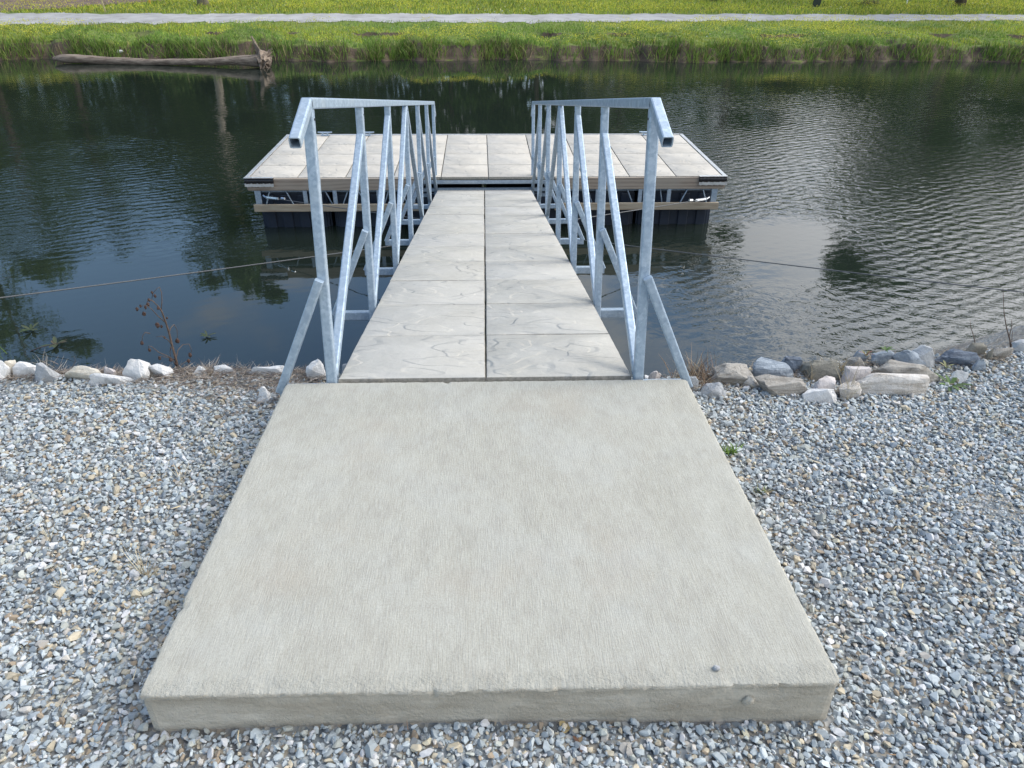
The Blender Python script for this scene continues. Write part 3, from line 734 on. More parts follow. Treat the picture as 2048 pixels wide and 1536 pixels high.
for s in (-1, 1):       # crinkled vinyl bumpers wrapped round the front corners
    bm = bmesh.new(); path = [Vector((s*2.72, -.058, -.04)), Vector((s*3.07, -.06, -.04))]; seg = 26
    prof = [(-.018, .040), (-.004, .042), (.012, .036), (.018, .02), (.02, 0), (.016, -.014), (.006, -.02)]
    rings = []
    for k in range(seg+1):
        x = s*(2.73+.365*k/seg); wv = .004*mnoise.noise(Vector((x*40, 0, s)))+.002*math.sin(k*1.9)
        rings.append([bm.verts.new((x, -.044-a-wv, -.042+b*(1+wv*12))) for a, b in prof])
    for k in range(seg):
        for q in range(len(prof)-1):
            f = (rings[k][q], rings[k+1][q], rings[k+1][q+1], rings[k][q+1]); bm.faces.new(f if s > 0 else f[::-1])
    bm.faces.new(rings[0]); bm.faces.new(rings[-1])
    bmesh.ops.recalc_face_normals(bm, faces=bm.faces[:])
    bo = bm_obj('corner_bumper', bm, MRUB, dk, True, sharp=60)
    bm = bmesh.new()
    V_ = []
    for k in range(seg+1):
        x = s*(2.73+.365*k/seg); w2 = .004*math.sin(k*2.3)+.003*math.sin(k*5.1)
        V_.append([bm.verts.new((x, -.0685, -.060+w2)), bm.verts.new((x, -.071, -.098+w2*.6)), bm.verts.new((x, -.052, -.104+w2))])
    for k in range(seg):
        for q in range(2): f = (V_[k][q], V_[k+1][q], V_[k+1][q+1], V_[k][q+1]); bm.faces.new(f)
    bmesh.ops.recalc_face_normals(bm, faces=bm.faces[:]); bm_obj('bumper_flange', bm, MALU, bo)
    bm = bmesh.new(); box(bm, min(s*2.73, s*3.10), max(s*2.73, s*3.10), -.066, -.02, .0095, .0155, .002); bm_obj('bumper_top', bm, MALU, bo)
# uprights and truss rods between the boards
ups = [2.96, 2.36, 1.98, 1.42, .98]
for s in (-1, 1):
    for k, u in enumerate(ups):
        wd = .075 if k == 0 else .05
        part_box('upright', MG, s*u-wd/2, s*u+wd/2, -.04, -.02, -.40, -.158, .002)
    bm = bmesh.new()
    for a, b in ((2.80, 2.90), (2.62, 2.50), (2.24, 2.30), (2.12, 2.0), (1.80, 1.92), (1.7, 1.56), (1.28, 1.38), (1.15, 1.03)):
        tube(bm, [(s*a, -.006, -.14), (s*b, -.006, -.41)], .008, 6); bm_obj('truss_rod', bm, MG, dk); bm = bmesh.new()
    bm.free()
for y, z, h in ((.0, -.175, .03), (.0, -.40, .03)):
    bm = bmesh.new(); beam(bm, (-3.0, y+.03, z), (3.0, y+.03, z), .04, h, bev=.003); bm_obj('chord', bm, MG2, dk)
for y in (2.4,):
    bm = bmesh.new(); beam(bm, (-3.0, y, -.175), (3.0, y, -.175), .04, .03, bev=.003); beam(bm, (-3.0, y, -.40), (3.0, y, -.40), .04, .03, bev=.003); bm_obj('chord', bm, MG2, dk)
bm = bmesh.new()
for k in range(11):
    x = -2.95+k*.59
    beam(bm, (x, .05, -.07), (x, 2.40, -.07), .04, .045, bev=.003)
bm_obj('joist', bm, MG2, dk)
def float_mesh(x0, x1, y0, y1):
    bm = bmesh.new(); z0, z1 = -.95, -.215
    box(bm, x0+.01, x1-.01, y0+.01, y1-.01, z0, z1, .02)
    n = max(2, int((x1-x0)/.2))
    for k in range(n):
        c = x0+(k+.5)*(x1-x0)/n; box(bm, c-.065, c+.065, y0-.015, y0+.03, z0+.05, z1-.03, .012)
    for k in range(4):
        c = y0+(k+.5)*(y1-y0)/4
        for xx in (x0, x1): box(bm, xx-.015, xx+.015, c-.1, c+.1, z0+.05, z1-.03, .012)
    return bm
for x0, x1 in ((-2.98, -2.10), (-2.03, -1.15), (-1.08, -.1), (.0, .98), (1.05, 1.93), (2.0, 2.98)):
    bm_obj('float', float_mesh(x0, x1, .1, 1.2), MFLOAT, dk); bm_obj('float', float_mesh(x0, x1, 1.27, 2.34), MFLOAT, dk)
for px in (659, 741, 1287):
    p = at(px, 263, DZ); lx = p.x-DX
    bm = bmesh.new()
    tube(bm, [(lx-.11, 2.40, .055), (lx-.06, 2.40, .048), (lx+.06, 2.40, .048), (lx+.11, 2.40, .055)], [.008, .013, .013, .008], 8)
    for q in (-.035, .035): tube(bm, [(lx+q, 2.40, .006), (lx+q, 2.40, .045)], .011, 8)
    box(bm, lx-.06, lx+.06, 2.375, 2.425, .004, .011, .002)
    bm_obj('cleat', bm, MG, dk, True, sharp=40)

# ------------------------------------------------------------------ mooring cables
def cable(name, a, b, label, sag=.05):
    a = Vector(a); b = Vector(b); n = 60
    bm = bmesh.new(); pts = []
    for k in range(n+1):
        t = k/n; p = a.lerp(b, t); p.z -= sag*4*t*(1-t); pts.append(p)
    tube(bm, pts, .0052, 6); o = bm_obj(name, bm, MCABLE, None, True); tag(o, label, 'mooring cable', 'mooring cables')
    d = (b-a).normalized(); bm = bmesh.new(); q = a+d*.05
    beam(bm, q, q+d*.22, .012, .03, bev=.003); beam(bm, q+d*.02, q+d*.2, .035, .01, bev=.003)
    bm_obj('turnbuckle', bm, MCHROME, o)
    bm = bmesh.new(); tube(bm, [q+d*.28+Vector((0, 0, .012)), q+d*.34+Vector((0, 0, .012))], .014, 8); tube(bm, [a+Vector((0, 0, .02)), a+d*.05], .012, 8)
    bm_obj('shackle', bm, MCHROME, o)
cable('mooring_cable', at_y(527, 394, DY-.06), at(2330, 593, -.55)+Vector((.35, -.25, -.04)), 'wire cable from the left dock corner crossing to the right shore', .04)
cable('mooring_cable', at_y(1418, 397, DY-.06), at(-260, 604, -.55)+Vector((-.35, -.25, -.04)), 'wire cable from the right dock corner crossing to the left shore', .04)

# ------------------------------------------------------------------ riprap rocks
ST = {
 'white': mat_stone('white_limestone', (.62, .61, .595), (.74, .73, .71), (.38, .36, .34), 6),
 'cream': mat_stone('cream_limestone', (.58, .52, .42), (.68, .64, .56), (.36, .30, .22), 6),
 'gray': mat_stone('grey_limestone', (.36, .37, .38), (.47, .48, .485), (.24, .24, .245), 6),
 'blue': mat_stone('blue_grey_limestone', (.25, .295, .34), (.37, .41, .45), (.14, .17, .21), 6, True),
 'dark': mat_stone('slaty_dark_rock', (.10, .13, .18), (.24, .28, .33), (.04, .05, .07), 7, True),
 'tan': mat_stone('tan_sandstone', (.31, .285, .25), (.40, .375, .335), (.20, .18, .15), 5, True),
 'olive': mat_stone('olive_brown_rock', (.17, .16, .13), (.26, .245, .205), (.09, .08, .06), 5),
 'pink': mat_stone('pinkish_limestone', (.52, .47, .45), (.62, .58, .56), (.34, .30, .28), 6),
 'wtan': mat_stone('white_tan_limestone', (.55, .51, .46), (.66, .63, .59), (.36, .31, .25), 8, True),
}
def rock_mesh(seed, sx, sy, sz, pointy=0, layered=False):
    r = random.Random(seed); bm = bmesh.new()
    for _ in range(15):
        v = Vector([r.gauss(0, 1) for _ in range(3)]).normalized()
        v = Vector([math.copysign(abs(c)**.78, c) for c in v])
        if v.z > 0 and pointy: k = 1-pointy*v.z; v.x *= k; v.y *= k
        bm.verts.new(v*r.uniform(.85, 1))
    g = bmesh.ops.convex_hull(bm, input=bm.verts[:])
    bmesh.ops.delete(bm, geom=list({e for e in g['geom_interior']+g['geom_unused'] if isinstance(e, bmesh.types.BMVert)}), context='VERTS')
    xs_ = [v.co.x for v in bm.verts]; zs_ = [v.co.z for v in bm.verts]; ys_ = [v.co.y for v in bm.verts]
    for v in bm.verts:      # fill the asked-for box
        v.co = Vector(((v.co.x-(max(xs_)+min(xs_))/2)*2/(max(xs_)-min(xs_)), (v.co.y-(max(ys_)+min(ys_))/2)*2/(max(ys_)-min(ys_)), (v.co.z-(max(zs_)+min(zs_))/2)*2/(max(zs_)-min(zs_))))
    bmesh.ops.bevel(bm, geom=bm.edges[:], offset=.035, segments=1, affect='EDGES', profile=.5)
    bmesh.ops.triangulate(bm, faces=bm.faces[:])
    for _ in range(2): bmesh.ops.subdivide_edges(bm, edges=[e for e in bm.edges if e.calc_length() > .16], cuts=1)
    bmesh.ops.triangulate(bm, faces=bm.faces[:])
    bm.normal_update()
    o = Vector((seed*3.3, seed, 0))
    for v in bm.verts:
        d = .10*mnoise.noise(v.co*1.8+o)+.06*mnoise.noise(v.co*5+o)+.035*mnoise.noise(v.co*12+o)
        if layered: d += .07*(abs(((v.co.z*3.2+v.co.x*.8+mnoise.noise(v.co*2+o)) % 1)-.5)*2-.5)
        v.co += v.normal*d
    for v in bm.verts: v.co = Vector((v.co.x*sx, v.co.y*sy, v.co.z*sz))
    return bm
def rock(seed, bb, mat, label, lean=0, pointy=.35, layered=False, zg=None, grp='riprap rocks along the shore'):
    x0, y0, x1, y1 = bb; cx_ = (x0+x1)/2
    zg = -.16 if zg is None else zg
    base = at(cx_, y1, zg); ax = (base-CAM).dot(FWD)
    W_ = (x1-x0)/FPX*ax; Hm = (y1-y0)/FPX*ax
    dep = min(.75*W_, Hm*.95); hgt = (max((Hm-dep*.40)/.88, .3*Hm)+.006)*(.84 if cx_ > 1330 else 1)
    bury = .3*hgt+.04
    bm = rock_mesh(seed, W_/2, dep/2, (hgt+bury)/2, pointy, layered)
    bmesh.ops.rotate(bm, cent=(0, 0, 0), matrix=Matrix.Rotation(lean, 3, 'Y'), verts=bm.verts)
    o = bm_obj('riprap_rock', bm, ST[mat], None, True, (base.x, base.y+dep*.45, zg+(hgt-bury)/2), sharp=24)
    return tag(o, label, 'rock', grp)
LR = [
 (1, (-30, 716, 12, 752), 'white', 'white rock cut off by the left edge of the photo', .1, .3),
 (2, (4, 717, 32, 740), 'cream', 'small cream rock, second from the left end of the shore', 0, .3),
 (3, (14, 720, 74, 744), 'white', 'low white wedge shaped rock next to the small cream rock', -.2, .5),
 (4, (58, 726, 114, 753), 'gray', 'rounded mauve grey rock partly buried in dead grass', .12, .35),
 (5, (120, 730, 206, 751), 'cream', 'long pale flat topped rock left of the pointed white rock', 0, .15),
 (6, (206, 733, 228, 748), 'pink', 'small grey stone just left of the pointed white rock', 0, .4),
 (7, (176, 745, 264, 763), 'white', 'flat white rock half buried in gravel in front of others', .08, .1),
 (8, (240, 712, 294, 758), 'white', 'large pointed white rock, the tallest on the left shore', .1, .55),
 (9, (288, 727, 343, 751), 'white', 'white rock tapering right at the foot of the dried weed', .22, .45),
 (10, (383, 733, 412, 747), 'white', 'small pale stone in the thatch right of the dried weed', 0, .3),
 (11, (420, 730, 467, 744), 'white', 'low pale stone under the small dead sprigs', 0, .3),
 (12, (495, 730, 583, 747), 'white', 'long low crumbly white rock left of the gangway brace', 0, .15),
 (13, (611, 718, 652, 756), 'white', 'white rock between the left brace and the first post', 0, .4),
 (14, (682, 722, 712, 748), 'gray', 'grey rock glimpsed behind the foot of the left railing', 0, .3),
 (15, (508, 773, 543, 803), 'white', 'pointed white stone alone in the gravel beside the slab', 0, .6),
]
RR = [
 (21, (1296, 741, 1326, 759), 'pink', 'small pinkish stone behind the slab between post and brace', 0, .3, 0),
 (22, (1373, 748, 1397, 778), 'gray', 'upright grey stone touching the right back slab corner', 0, .3, 0),
 (23, (1398, 752, 1459, 793), 'gray', 'grey block of rock beside the right back slab corner', .05, .25, 0),
 (24, (1430, 742, 1470, 766), 'gray', 'small rounded grey rock behind the grey block', 0, .35, 0),
 (25, (1424, 720, 1514, 768), 'tan', 'large smooth tan rock right of the brown dead tuft', .08, .3, 0),
 (26, (1503, 714, 1594, 755), 'blue', 'blue grey oblong block resting on the brown slab rock', .14, .1, 0),
 (27, (1484, 746, 1521, 772), 'wtan', 'small pale triangular rock in front of the tan rock', 0, .7, 0),
 (28, (1508, 742, 1619, 787), 'tan', 'long brown slab rock tilted under the blue grey block', .18, .15, 0),
 (29, (1560, 707, 1612, 738), 'dark', 'dark blue layered rock behind the blue grey block', -.1, .3, 1),
 (30, (1610, 708, 1690, 753), 'olive', 'big olive brown boulder at the water edge', .05, .3, 0),
 (31, (1622, 744, 1680, 784), 'pink', 'pinkish rounded rock leaning over the whitish one', -.1, .4, 0),
 (32, (1610, 767, 1682, 800), 'white', 'whitish rock sunk in gravel, nearest of the right group', 0, .4, 0),
 (33, (1678, 756, 1727, 791), 'wtan', 'squat white rock behind the standing dry grass', 0, .3, 0),
 (34, (1688, 726, 1754, 762), 'pink', 'pinkish white flat topped rock behind the squat white one', .1, .15, 0),
 (35, (1718, 738, 1868, 781), 'wtan', 'broad white slab rock, largest on the right shore', .06, .12, 0),
 (36, (1745, 716, 1890, 757), 'tan', 'long olive tan flat rock behind the broad white slab rock', .12, .12, 0),
 (37, (1706, 695, 1740, 713), 'blue', 'small bluish rock at the water with a seedling', 0, .2, 0),
 (38, (1744, 696, 1793, 719), 'blue', 'rounded blue grey rock with a green sprig behind', 0, .25, 0),
 (39, (1788, 692, 1860, 727), 'blue', 'grey triangular rock with one pale sloping edge', .15, .6, 0),
 (40, (1829, 682, 1881, 724), 'gray', 'tall pale grey rock with a rusty stain on top', 0, .3, 0),
 (41, (1879, 696, 1976, 722), 'dark', 'jagged dark blue layered rock on the gravel edge', .03, .2, 1),
 (42, (1928, 680, 1978, 702), 'olive', 'dark pointed rock behind the jagged blue one', .1, .5, 0),
 (43, (1974, 692, 1988, 710), 'olive', 'very small dark brown stone near the bare twigs', 0, .2, 0),
 (44, (2029, 675, 2075, 696), 'gray', 'grey rock at the right edge of the photo', 0, .3, 0),
 (45, (1698, 707, 1736, 731), 'tan', 'small brown rock under the reddish seedling', 0, .4, 0),
 (46, (1985, 695, 2034, 707), 'tan', 'flat tan stone between twigs and the last grey rock', 0, .2, 0),
 (47, (1950, 716, 1977, 732), 'blue', 'small blue grey stone poking from the gravel', 0, .5, 0),
 (48, (1903, 739, 1940, 754), 'white', 'pale half buried stone behind the broad leaved weed', 0, .2, 0),
]
for s, bb, mt, lb, ln, pt in LR: rock(s, bb, mt, lb, ln, pt, zg=-.15 if s != 15 else -.135)
for s, bb, mt, lb, ln, pt, ly in RR: rock(s, bb, mt, lb, ln, pt, bool(ly), zg=-.14)
# rusty lichen spot on the tall grey rock is a part of it
# the loose pebble on the slab
o = lump('pebble', at(1433, 1336, .004), .0085, ST['gray'], 9, None, (1.1, .9, .8)); tag(o, 'small grey pebble lying alone on the concrete slab', 'pebble')

# ------------------------------------------------------------------ plants near the camera
GP = np.array
def tuft(name, base, n, hmin, hmax, wd, cols, spread, label, cat='grass tuft', rad=.02, mat=None, bend=.6):
    rad = .004 if name == 'straw_tuft' else rad
    P = np.c_[base[0]+rs.normal(size=n)*rad, base[1]+rs.normal(size=n)*rad, np.full(n, base[2])]
    a = blades(P, upd(n, spread), rs.uniform(hmin, hmax, n), rs.uniform(wd*.6, wd, n), pal(n, cols, [1]*len(cols)), rs.uniform(0, bend, n))
    o = mesh_np(name, a[0]-np.array(base), a[1], mat or MDRY, C=a[2]); o.location = base
    return tag(o, label, cat)
def gp(px, py): p = at(px, py, -.135); return (p.x, p.y, float(ground_z(p.x, p.y)))
STRAW = [(.55, .46, .30), (.42, .33, .2), (.62, .55, .4)]; BRN = [(.2, .12, .08), (.3, .2, .12), (.14, .09, .06)]
tuft('straw_tuft', gp(290, 1145), 22, .05, .19, .003, STRAW, .45, 'pale straw tuft in the gravel left of the slab, the tallest there')
tuft('straw_tuft', gp(97, 1075), 9, .06, .17, .003, STRAW, .6, 'thin dry grass stalks in gravel near the left photo edge')
tuft('straw_tuft', gp(118, 1165), 7, .03, .09, .004, STRAW, .6, 'short straw stub in gravel below the thin dry stalks')
tuft('straw_tuft', gp(362, 960), 12, .04, .12, .003, STRAW, .6, 'dry stalks beside the brown leaf left of the slab')
tuft('straw_tuft', gp(432, 915), 12, .04, .14, .003, STRAW, .4, 'fine dry stalks near the left edge of the slab')
tuft('straw_tuft', gp(755, 1485), 8, .04, .12, .0025, STRAW, .25, 'single pale straw stalk standing in front of the slab')
tuft('straw_tuft', gp(1725, 1100), 9, .03, .09, .004, STRAW+BRN, .6, 'small brown dry sprout in gravel right of the slab')
tuft('dry_grass_clump', gp(1695, 785), 40, .06, .21, .0028, STRAW, .25, 'standing dry grass between the white rocks on the right', rad=.012)
tuft('dry_grass_clump', gp(1622, 752), 14, .06, .17, .0022, STRAW, .18, 'tall thin dry stalks in front of the olive boulder', rad=.02)
tuft('dead_grass_clump', gp(1400, 752), 260, .05, .17, .003, BRN+[(.36, .27, .16)], .7, 'dark brown dead grass clump beside the gangway brace', rad=.05)
tuft('dead_grass_clump', gp(1680, 735), 40, .05, .12, .004, STRAW+[(.3, .26, .1)], .5, 'tan dead tuft at the right end of the olive boulder', rad=.02)
tuft('green_sprout', gp(1463, 903), 40, .025, .06, .007, [(.16, .27, .06), (.22, .34, .09), (.12, .2, .05)], .7, 'bright green feathery sprout in gravel beside the slab', 'sprout', .012, MBLADE)
tuft('green_sprout', gp(1518, 985), 14, .02, .05, .005, [(.16, .27, .06), (.3, .3, .15)], .8, 'tiny green sprout below the feathery one', 'sprout', .01, MBLADE)
for k, (px, py, nn, lb) in enumerate(((490, 742, 26, 'fringe of short grey grass above the pale stones'), (95, 735, 34, 'bleached grass tips between the mauve and the cream rock'), (233, 748, 22, 'bleached grass tips left of the pointed white rock'), (415, 742, 90, 'bushy brown dead sprigs at the middle of the left shore'), (560, 805, 60, 'dry brown grass lying beside the lone white stone'))):
    b = at(px, py, -.17); tuft('dead_grass_clump', (b.x, b.y, -.18), nn, .03, .10, .0024, [(.38, .33, .28), (.28, .21, .17), (.5, .46, .4)], .7, lb, rad=.028)
def leafy(name, base, n, L, W_, cols, label, up=.5, cat='weed'):
    V, F, C = [], [], []
    for k in range(n):
        a = 2*math.pi*k/n+rnd.uniform(-.4, .4); l = L*rnd.uniform(.6, 1.1); w_ = W_*rnd.uniform(.7, 1.1); e = up*rnd.uniform(.5, 1.3)
        c = cols[rnd.randrange(len(cols))]; s = len(V); ca, sa = math.cos(a), math.sin(a)
        for t, ww in ((0, .15), (.3, .8), (.6, 1), (.85, .55), (1, .05)):
            r_ = l*t*math.cos(e*(1-.5*t)); z = l*math.sin(e)*t*(1.25-.55*t)
            for q, dz in ((-1, .12), (0, 0), (1, .12)): V.append((ca*r_-sa*q*w_*ww/2, sa*r_+ca*q*w_*ww/2, z+dz*w_*ww)); C.append(c)
        for i in range(4):
            for q in range(2): F.append((s+i*3+q, s+i*3+q+1, s+i*3+q+4, s+i*3+q+3))
    o = mesh_np(name, V, F, MBLADE, C=np.array(C), smooth=True); o.location = base; return tag(o, label, cat)
GL_ = [(.12, .20, .06), (.17, .27, .09), (.09, .15, .05)]
leafy('broadleaf_weed', gp(1905, 757), 11, .085, .02, GL_, 'low green broad leaved weed in the gravel at the right')
leafy('seedling', at(1732, 712, -.05), 7, .05, .011, [(.25, .12, .09), (.2, .2, .08)], 'reddish seedling growing between bluish shore rocks', .9, 'seedling')
leafy('seedling', at(1772, 702, -.05), 7, .05, .012, GL_, 'green sprig behind the rounded blue grey rock', .8, 'seedling')
leafy('seedling', at(1892, 735, -.13), 5, .04, .012, [(.3, .3, .14), (.2, .24, .1)], 'yellowish seedling left of the jagged blue rock', .8, 'seedling')
leafy('dead_leaf', gp(357, 937), 3, .025, .018, [(.22, .11, .05)], 'curled brown dead leaf among stones left of the slab', .4, 'leaf')
leafy('dead_leaf', gp(322, 967), 3, .022, .016, [(.26, .15, .07)], 'smaller brown leaf just below the curled one', .4, 'leaf')
leafy('dead_leaf', gp(1160, 1490), 5, .03, .012, [(.16, .08, .045), (.35, .24, .13)], 'dry brown plant scrap on gravel in front of the slab', .5, 'leaf')
leafy('dead_leaf', gp(1130, 1460), 3, .022, .02, [(.55, .42, .2)], 'crumpled yellow tan leaf in front of the slab', .5, 'leaf')
# bare twigs on the right
MSTEM = mat_simple('dry_stem', (.13, .09, .07), .8, 0, .45, 60, .4, .002)
MHEAD = mat_simple('seed_head', (.075, .04, .03), .9, 0, .5, 80, .6, .004)
def twig(name, pts, label, y, r0=.004, subs=()):
    P = [at_y(a, b, y) for a, b in pts]; bm = bmesh.new(); n = len(P)
    tube(bm, P, [r0*(1-.75*k/(n-1)) for k in range(n)], 6)
    for s in subs:
        Q = [at_y(a, b, y+.01) for a, b in s]; tube(bm, Q, [r0*.5, r0*.25] if len(Q) == 2 else [r0*.5*(1-.5*k/(len(Q)-1)) for k in range(len(Q))], 5)
    return tag(bm_obj(name, bm, MSTEM, None, True), label, 'twig')
yr = at(2022, 708, -.2).y
twig('bare_twig', [(2022, 708), (2020, 680), (2013, 655), (2008, 625), (2006, 578)], 'tall bare forked twig at the right water edge', yr, .0042, [[(2022, 700), (2025, 662)], [(2018, 675), (2024, 650), (2023, 640)], [(2022, 706), (2031, 685)]])
twig('bare_twig', [(1953, 700), (1948, 675), (1941, 652), (1940, 640)], 'thin bent twig left of the tall bare one', yr, .0025)
twig('bare_twig', [(140, 752), (143, 738), (151, 722), (148, 712)], 'short pale twig above the cream rock on the left', at(140, 752, -.17).y, .0022)
# dried weed with drooping seed heads
def weed():
    b = at(357, 741, -.18); y = b.y
    root = empty('dried_weed', b); tag(root, 'tall dried brown weed with drooping seed heads at the water edge', 'weed')
    def P(a, c, dy=0): return at_y(a, c, y+dy)-b
    bm = bmesh.new()
    main = [(357, 741, 0), (351, 715, .0), (344, 690, .01), (338, 665, .01), (331, 643, .0), (323, 622, -.01), (316, 612, -.02), (305, 602, -.03)]
    tube(bm, [P(*q) for q in main], [.0062, .0058, .0052, .0048, .004, .0034, .0028, .0018], 7, jitter=.12, rnd=rnd)
    br = [[(322, 622, 0), (324, 600, .02), (323, 585, .03), (319, 574, .03), (313, 578, .02), (306, 586, .02)],
          [(331, 645, 0), (316, 632, -.04), (303, 618, -.07), (292, 610, -.08), (284, 612, -.09)],
          [(305, 602, -.03), (297, 598, -.03), (291, 612, -.03)], [(306, 586, .02), (303, 600, .02), (310, 604, .01)],
          [(338, 665, 0), (342, 655, .03), (348, 649, .05), (354, 660, .06), (355, 678, .06)],
          [(344, 690, 0), (336, 680, -.03), (324, 672, -.06), (312, 674, -.06)], [(300, 667, -.08), (290, 665, -.1), (285, 672, -.1), (284, 684, -.1)],
          [(349, 720, 0), (335, 712, -.05), (318, 705, -.09), (303, 693, -.1), (297, 692, -.1), (297, 700, -.1)],
          [(351, 722, 0), (356, 700, .05), (366, 689, .09), (378, 688, .1), (383, 700, .1), (380, 718, .1)],
          [(346, 700, 0), (341, 694, .02), (340, 705, .03), (342, 715, .03)], [(357, 738, 0), (364, 728, .03), (374, 722, .04)],
          [(356, 735, 0), (347, 722, -.02), (339, 716, -.03), (322, 712, -.04), (318, 720, -.04)]]
    for p in br: tube(bm, [P(*q) for q in p], [.0024*(1-.6*k/(len(p)-1)) for k in range(len(p))], 5)
    bm_obj('stem', bm, MSTEM, root, True)
    heads = [(274, 618, .9), (288, 628, 1.1), (281, 612, .7), (291, 615, .8), (310, 592, .8), (304, 585, .7), (296, 609, .9), (315, 651, 1.3), (284, 686, 1), (355, 682, 1.3), (299, 700, .9), (319, 716, 1), (380, 710, 1.1), (377, 722, 1), (323, 653, .7), (329, 675, .7), (341, 720, .9), (298, 600, .8), (316, 616, .8), (334, 636, .6), (352, 728, 1)]
    for k, (a, c, s) in enumerate(heads):
        bm = bmesh.new(); bmesh.ops.create_icosphere(bm, subdivisions=2, radius=1)
        for v in bm.verts:
            q = 1+.55*mnoise.noise(v.co*2.3+Vector((k*5, 0, 0))); v.co = Vector((v.co.x*.8, v.co.y*.8, v.co.z*1.15))*.0088*s*q
        bm_obj('seed_head', bm, MHEAD, root, False, P(a, c, rnd.uniform(-.08, .08)))
    return root
weed()
# floating sprigs
def sprig(px, py, label, s):
    b = at(px, py, WZ+.01); bm = bmesh.new()
    o = leafy('floating_sprig', b, 7, .11*s, .03*s, [(.05, .08, .03), (.08, .10, .05), (.14, .12, .08)], label, .35, 'water weed')
    return o
sprig(415, 672, 'small dark green sprig floating on the calm water', .8)
sprig(112, 690, 'leafy sprig at the tip of a drifting twig near the left', 1.3)
sprig(62, 660, 'olive leafy sprig floating near the left photo edge', 1.2)
twig('drifting_twig', [(60, 703), (80, 695), (100, 690), (125, 684), (134, 678)], 'thin twig drifting in the water behind the left rocks', at(90, 700, WZ).y-.02, .006)
tuft('shore_grass', tuple(at(-8, 725, -.3)), 16, .06, .16, .005, [(.13, .2, .05), (.2, .28, .08)], .3, 'green grass blades behind the rocks at the left photo edge', rad=.05, mat=MBLADE)

# ------------------------------------------------------------------ driftwood log
MLOG = mat_simple('weathered_log', (.34, .275, .215), .9, 0, .6, 9, .8, .02, (.25, 1.6, 1.6), (.10, .07, .05))
MLOGD = mat_simple('root_wood', (.30, .235, .18), .9, 0, .65, 5, .8, .03)
def log():
    a = at(108, 120, WZ+.09); b = at(520, 124, WZ+.15); c = (a+b)/2
    root = empty('driftwood_log', c); tag(root, 'long weathered driftwood log with root ball at the far bank', 'log')
    bm = bmesh.new(); n = 26; pts = []; rad = []
    for k in range(n+1):
        t = k/n; p = a.lerp(b, t)-c; p.z += .055*math.cos(t*math.pi*2)*.7+.02*mnoise.noise(Vector((t*6, 0, 0))); p.y += .05*math.sin(t*5)
        pts.append(p); rad.append(float(np.interp(t, [0, .02, .08, .25, .5, .75, .9, 1], [.045, .105, .13, .115, .088, .10, .13, .18])))
    tube(bm, pts, rad, 14, jitter=.07, rnd=rnd); bm_obj('trunk', bm, MLOG, root, True, sharp=70)
    e = pts[-1]
    bm = bmesh.new(); bmesh.ops.create_icosphere(bm, subdivisions=3, radius=1)
    for v in bm.verts: v.co = Vector((v.co.x*.2, v.co.y*.3, v.co.z*.27))*(1+.6*mnoise.noise(v.co*2.5))+e+Vector((.12, 0, .0))
    rr = random.Random(4)
    dirs = [(-.28, .1, 1.0, .62, .1)]+[(rr.uniform(.1, .9), rr.uniform(-.8, .8), rr.uniform(-.5, .7), rr.uniform(.2, .42), rr.uniform(.03, .06)) for _ in range(20)]
    for x, y, z, l, r0 in dirs:
        d = Vector((x, y, z)).normalized(); s = e+Vector((.08, 0, 0)); side = Vector((rr.uniform(-1, 1), rr.uniform(-1, 1), rr.uniform(-1, 1)))*.09
        tube(bm, [s, s+d*l*.5, s+d*l*.8+side*.5, s+d*l+side], [r0, r0*.75, r0*.45, r0*.15], 7, jitter=.25, rnd=rr)
    bm_obj('root_ball', bm, MLOGD, root)
log()
for k, (px, py, s, lb) in enumerate(((240, 104, 1.2, 'pale stone set in the dirt bank above the driftwood log'), (1433, 87, .8, 'little white stone in the far bank grass near the middle right'))):
    p = ray_far(px, py); o = lump('bank_stone', p, .07*s, ST['white'], k+30, None, (1.2, .8, .8)); tag(o, lb, 'stone')

# ------------------------------------------------------------------ things beyond the path
MSTAKE = mat_simple('stake_wood', (.55, .47, .25), .8, 0, .3, 20); MWHITE = mat_simple('white_paint', (.78, .79, .78), .6, 0, .12, 10, .05, .001)
MSIGN = mat_simple('dark_green_panel', (.02, .035, .025), .6, 0, .3, 8); MORG = mat_simple('yellow_stake', (.75, .42, .05), .7, 0, .2, 10)
def stake(px, py, h, wd, mat, label, lean=(0, 0), name='survey_stake', cat='stake'):
    p = ray_far(px, py); bm = bmesh.new(); beam(bm, (0, 0, -.15), (lean[0], lean[1], h), wd, wd*.5, up=(0, 1, 0), bev=.002)
    return tag(bm_obj(name, bm, mat, None, False, p), label, cat)
stake(213, 26, .62, .05, MSTAKE, 'pale wooden stake leaning beside the path at left', (-.1, 0))
stake(300, 8, .8, .07, MORG, 'yellow orange stake at the edge of the bare earth', (0, 0))
stake(1813, 9, .9, .06, MWHITE, 'slim white marker post on the lawn at right', (0, 0), 'marker_post', 'post')
def sign(px, py, wd, h, z0, mat, label, lean):
    p = ray_far(px, py); r_ = empty('yard_sign', p, (0, lean, 0)); tag(r_, label, 'sign')
    bm = bmesh.new(); box(bm, -wd/2, wd/2, -.012, .012, z0, z0+h, .004); bm_obj('panel', bm, mat, r_)
    bm = bmesh.new()
    for s in (-1, 1): tube(bm, [(s*wd*.42, .02, -.15), (s*wd*.42, .02, z0+h*.9)], .012, 6)
    bm_obj('stake', bm, MDARK, r_)
sign(1630, 18, .34, .85, .08, MSIGN, 'dark green sign panel leaning beside the far path', .12)
sign(1903, 12, .46, .6, .24, MWHITE, 'white yard sign in front of the tree at right', 0)
sign(702, -2, .5, .5, -.02, MWHITE, 'white sign just above the path left of the middle', .3)

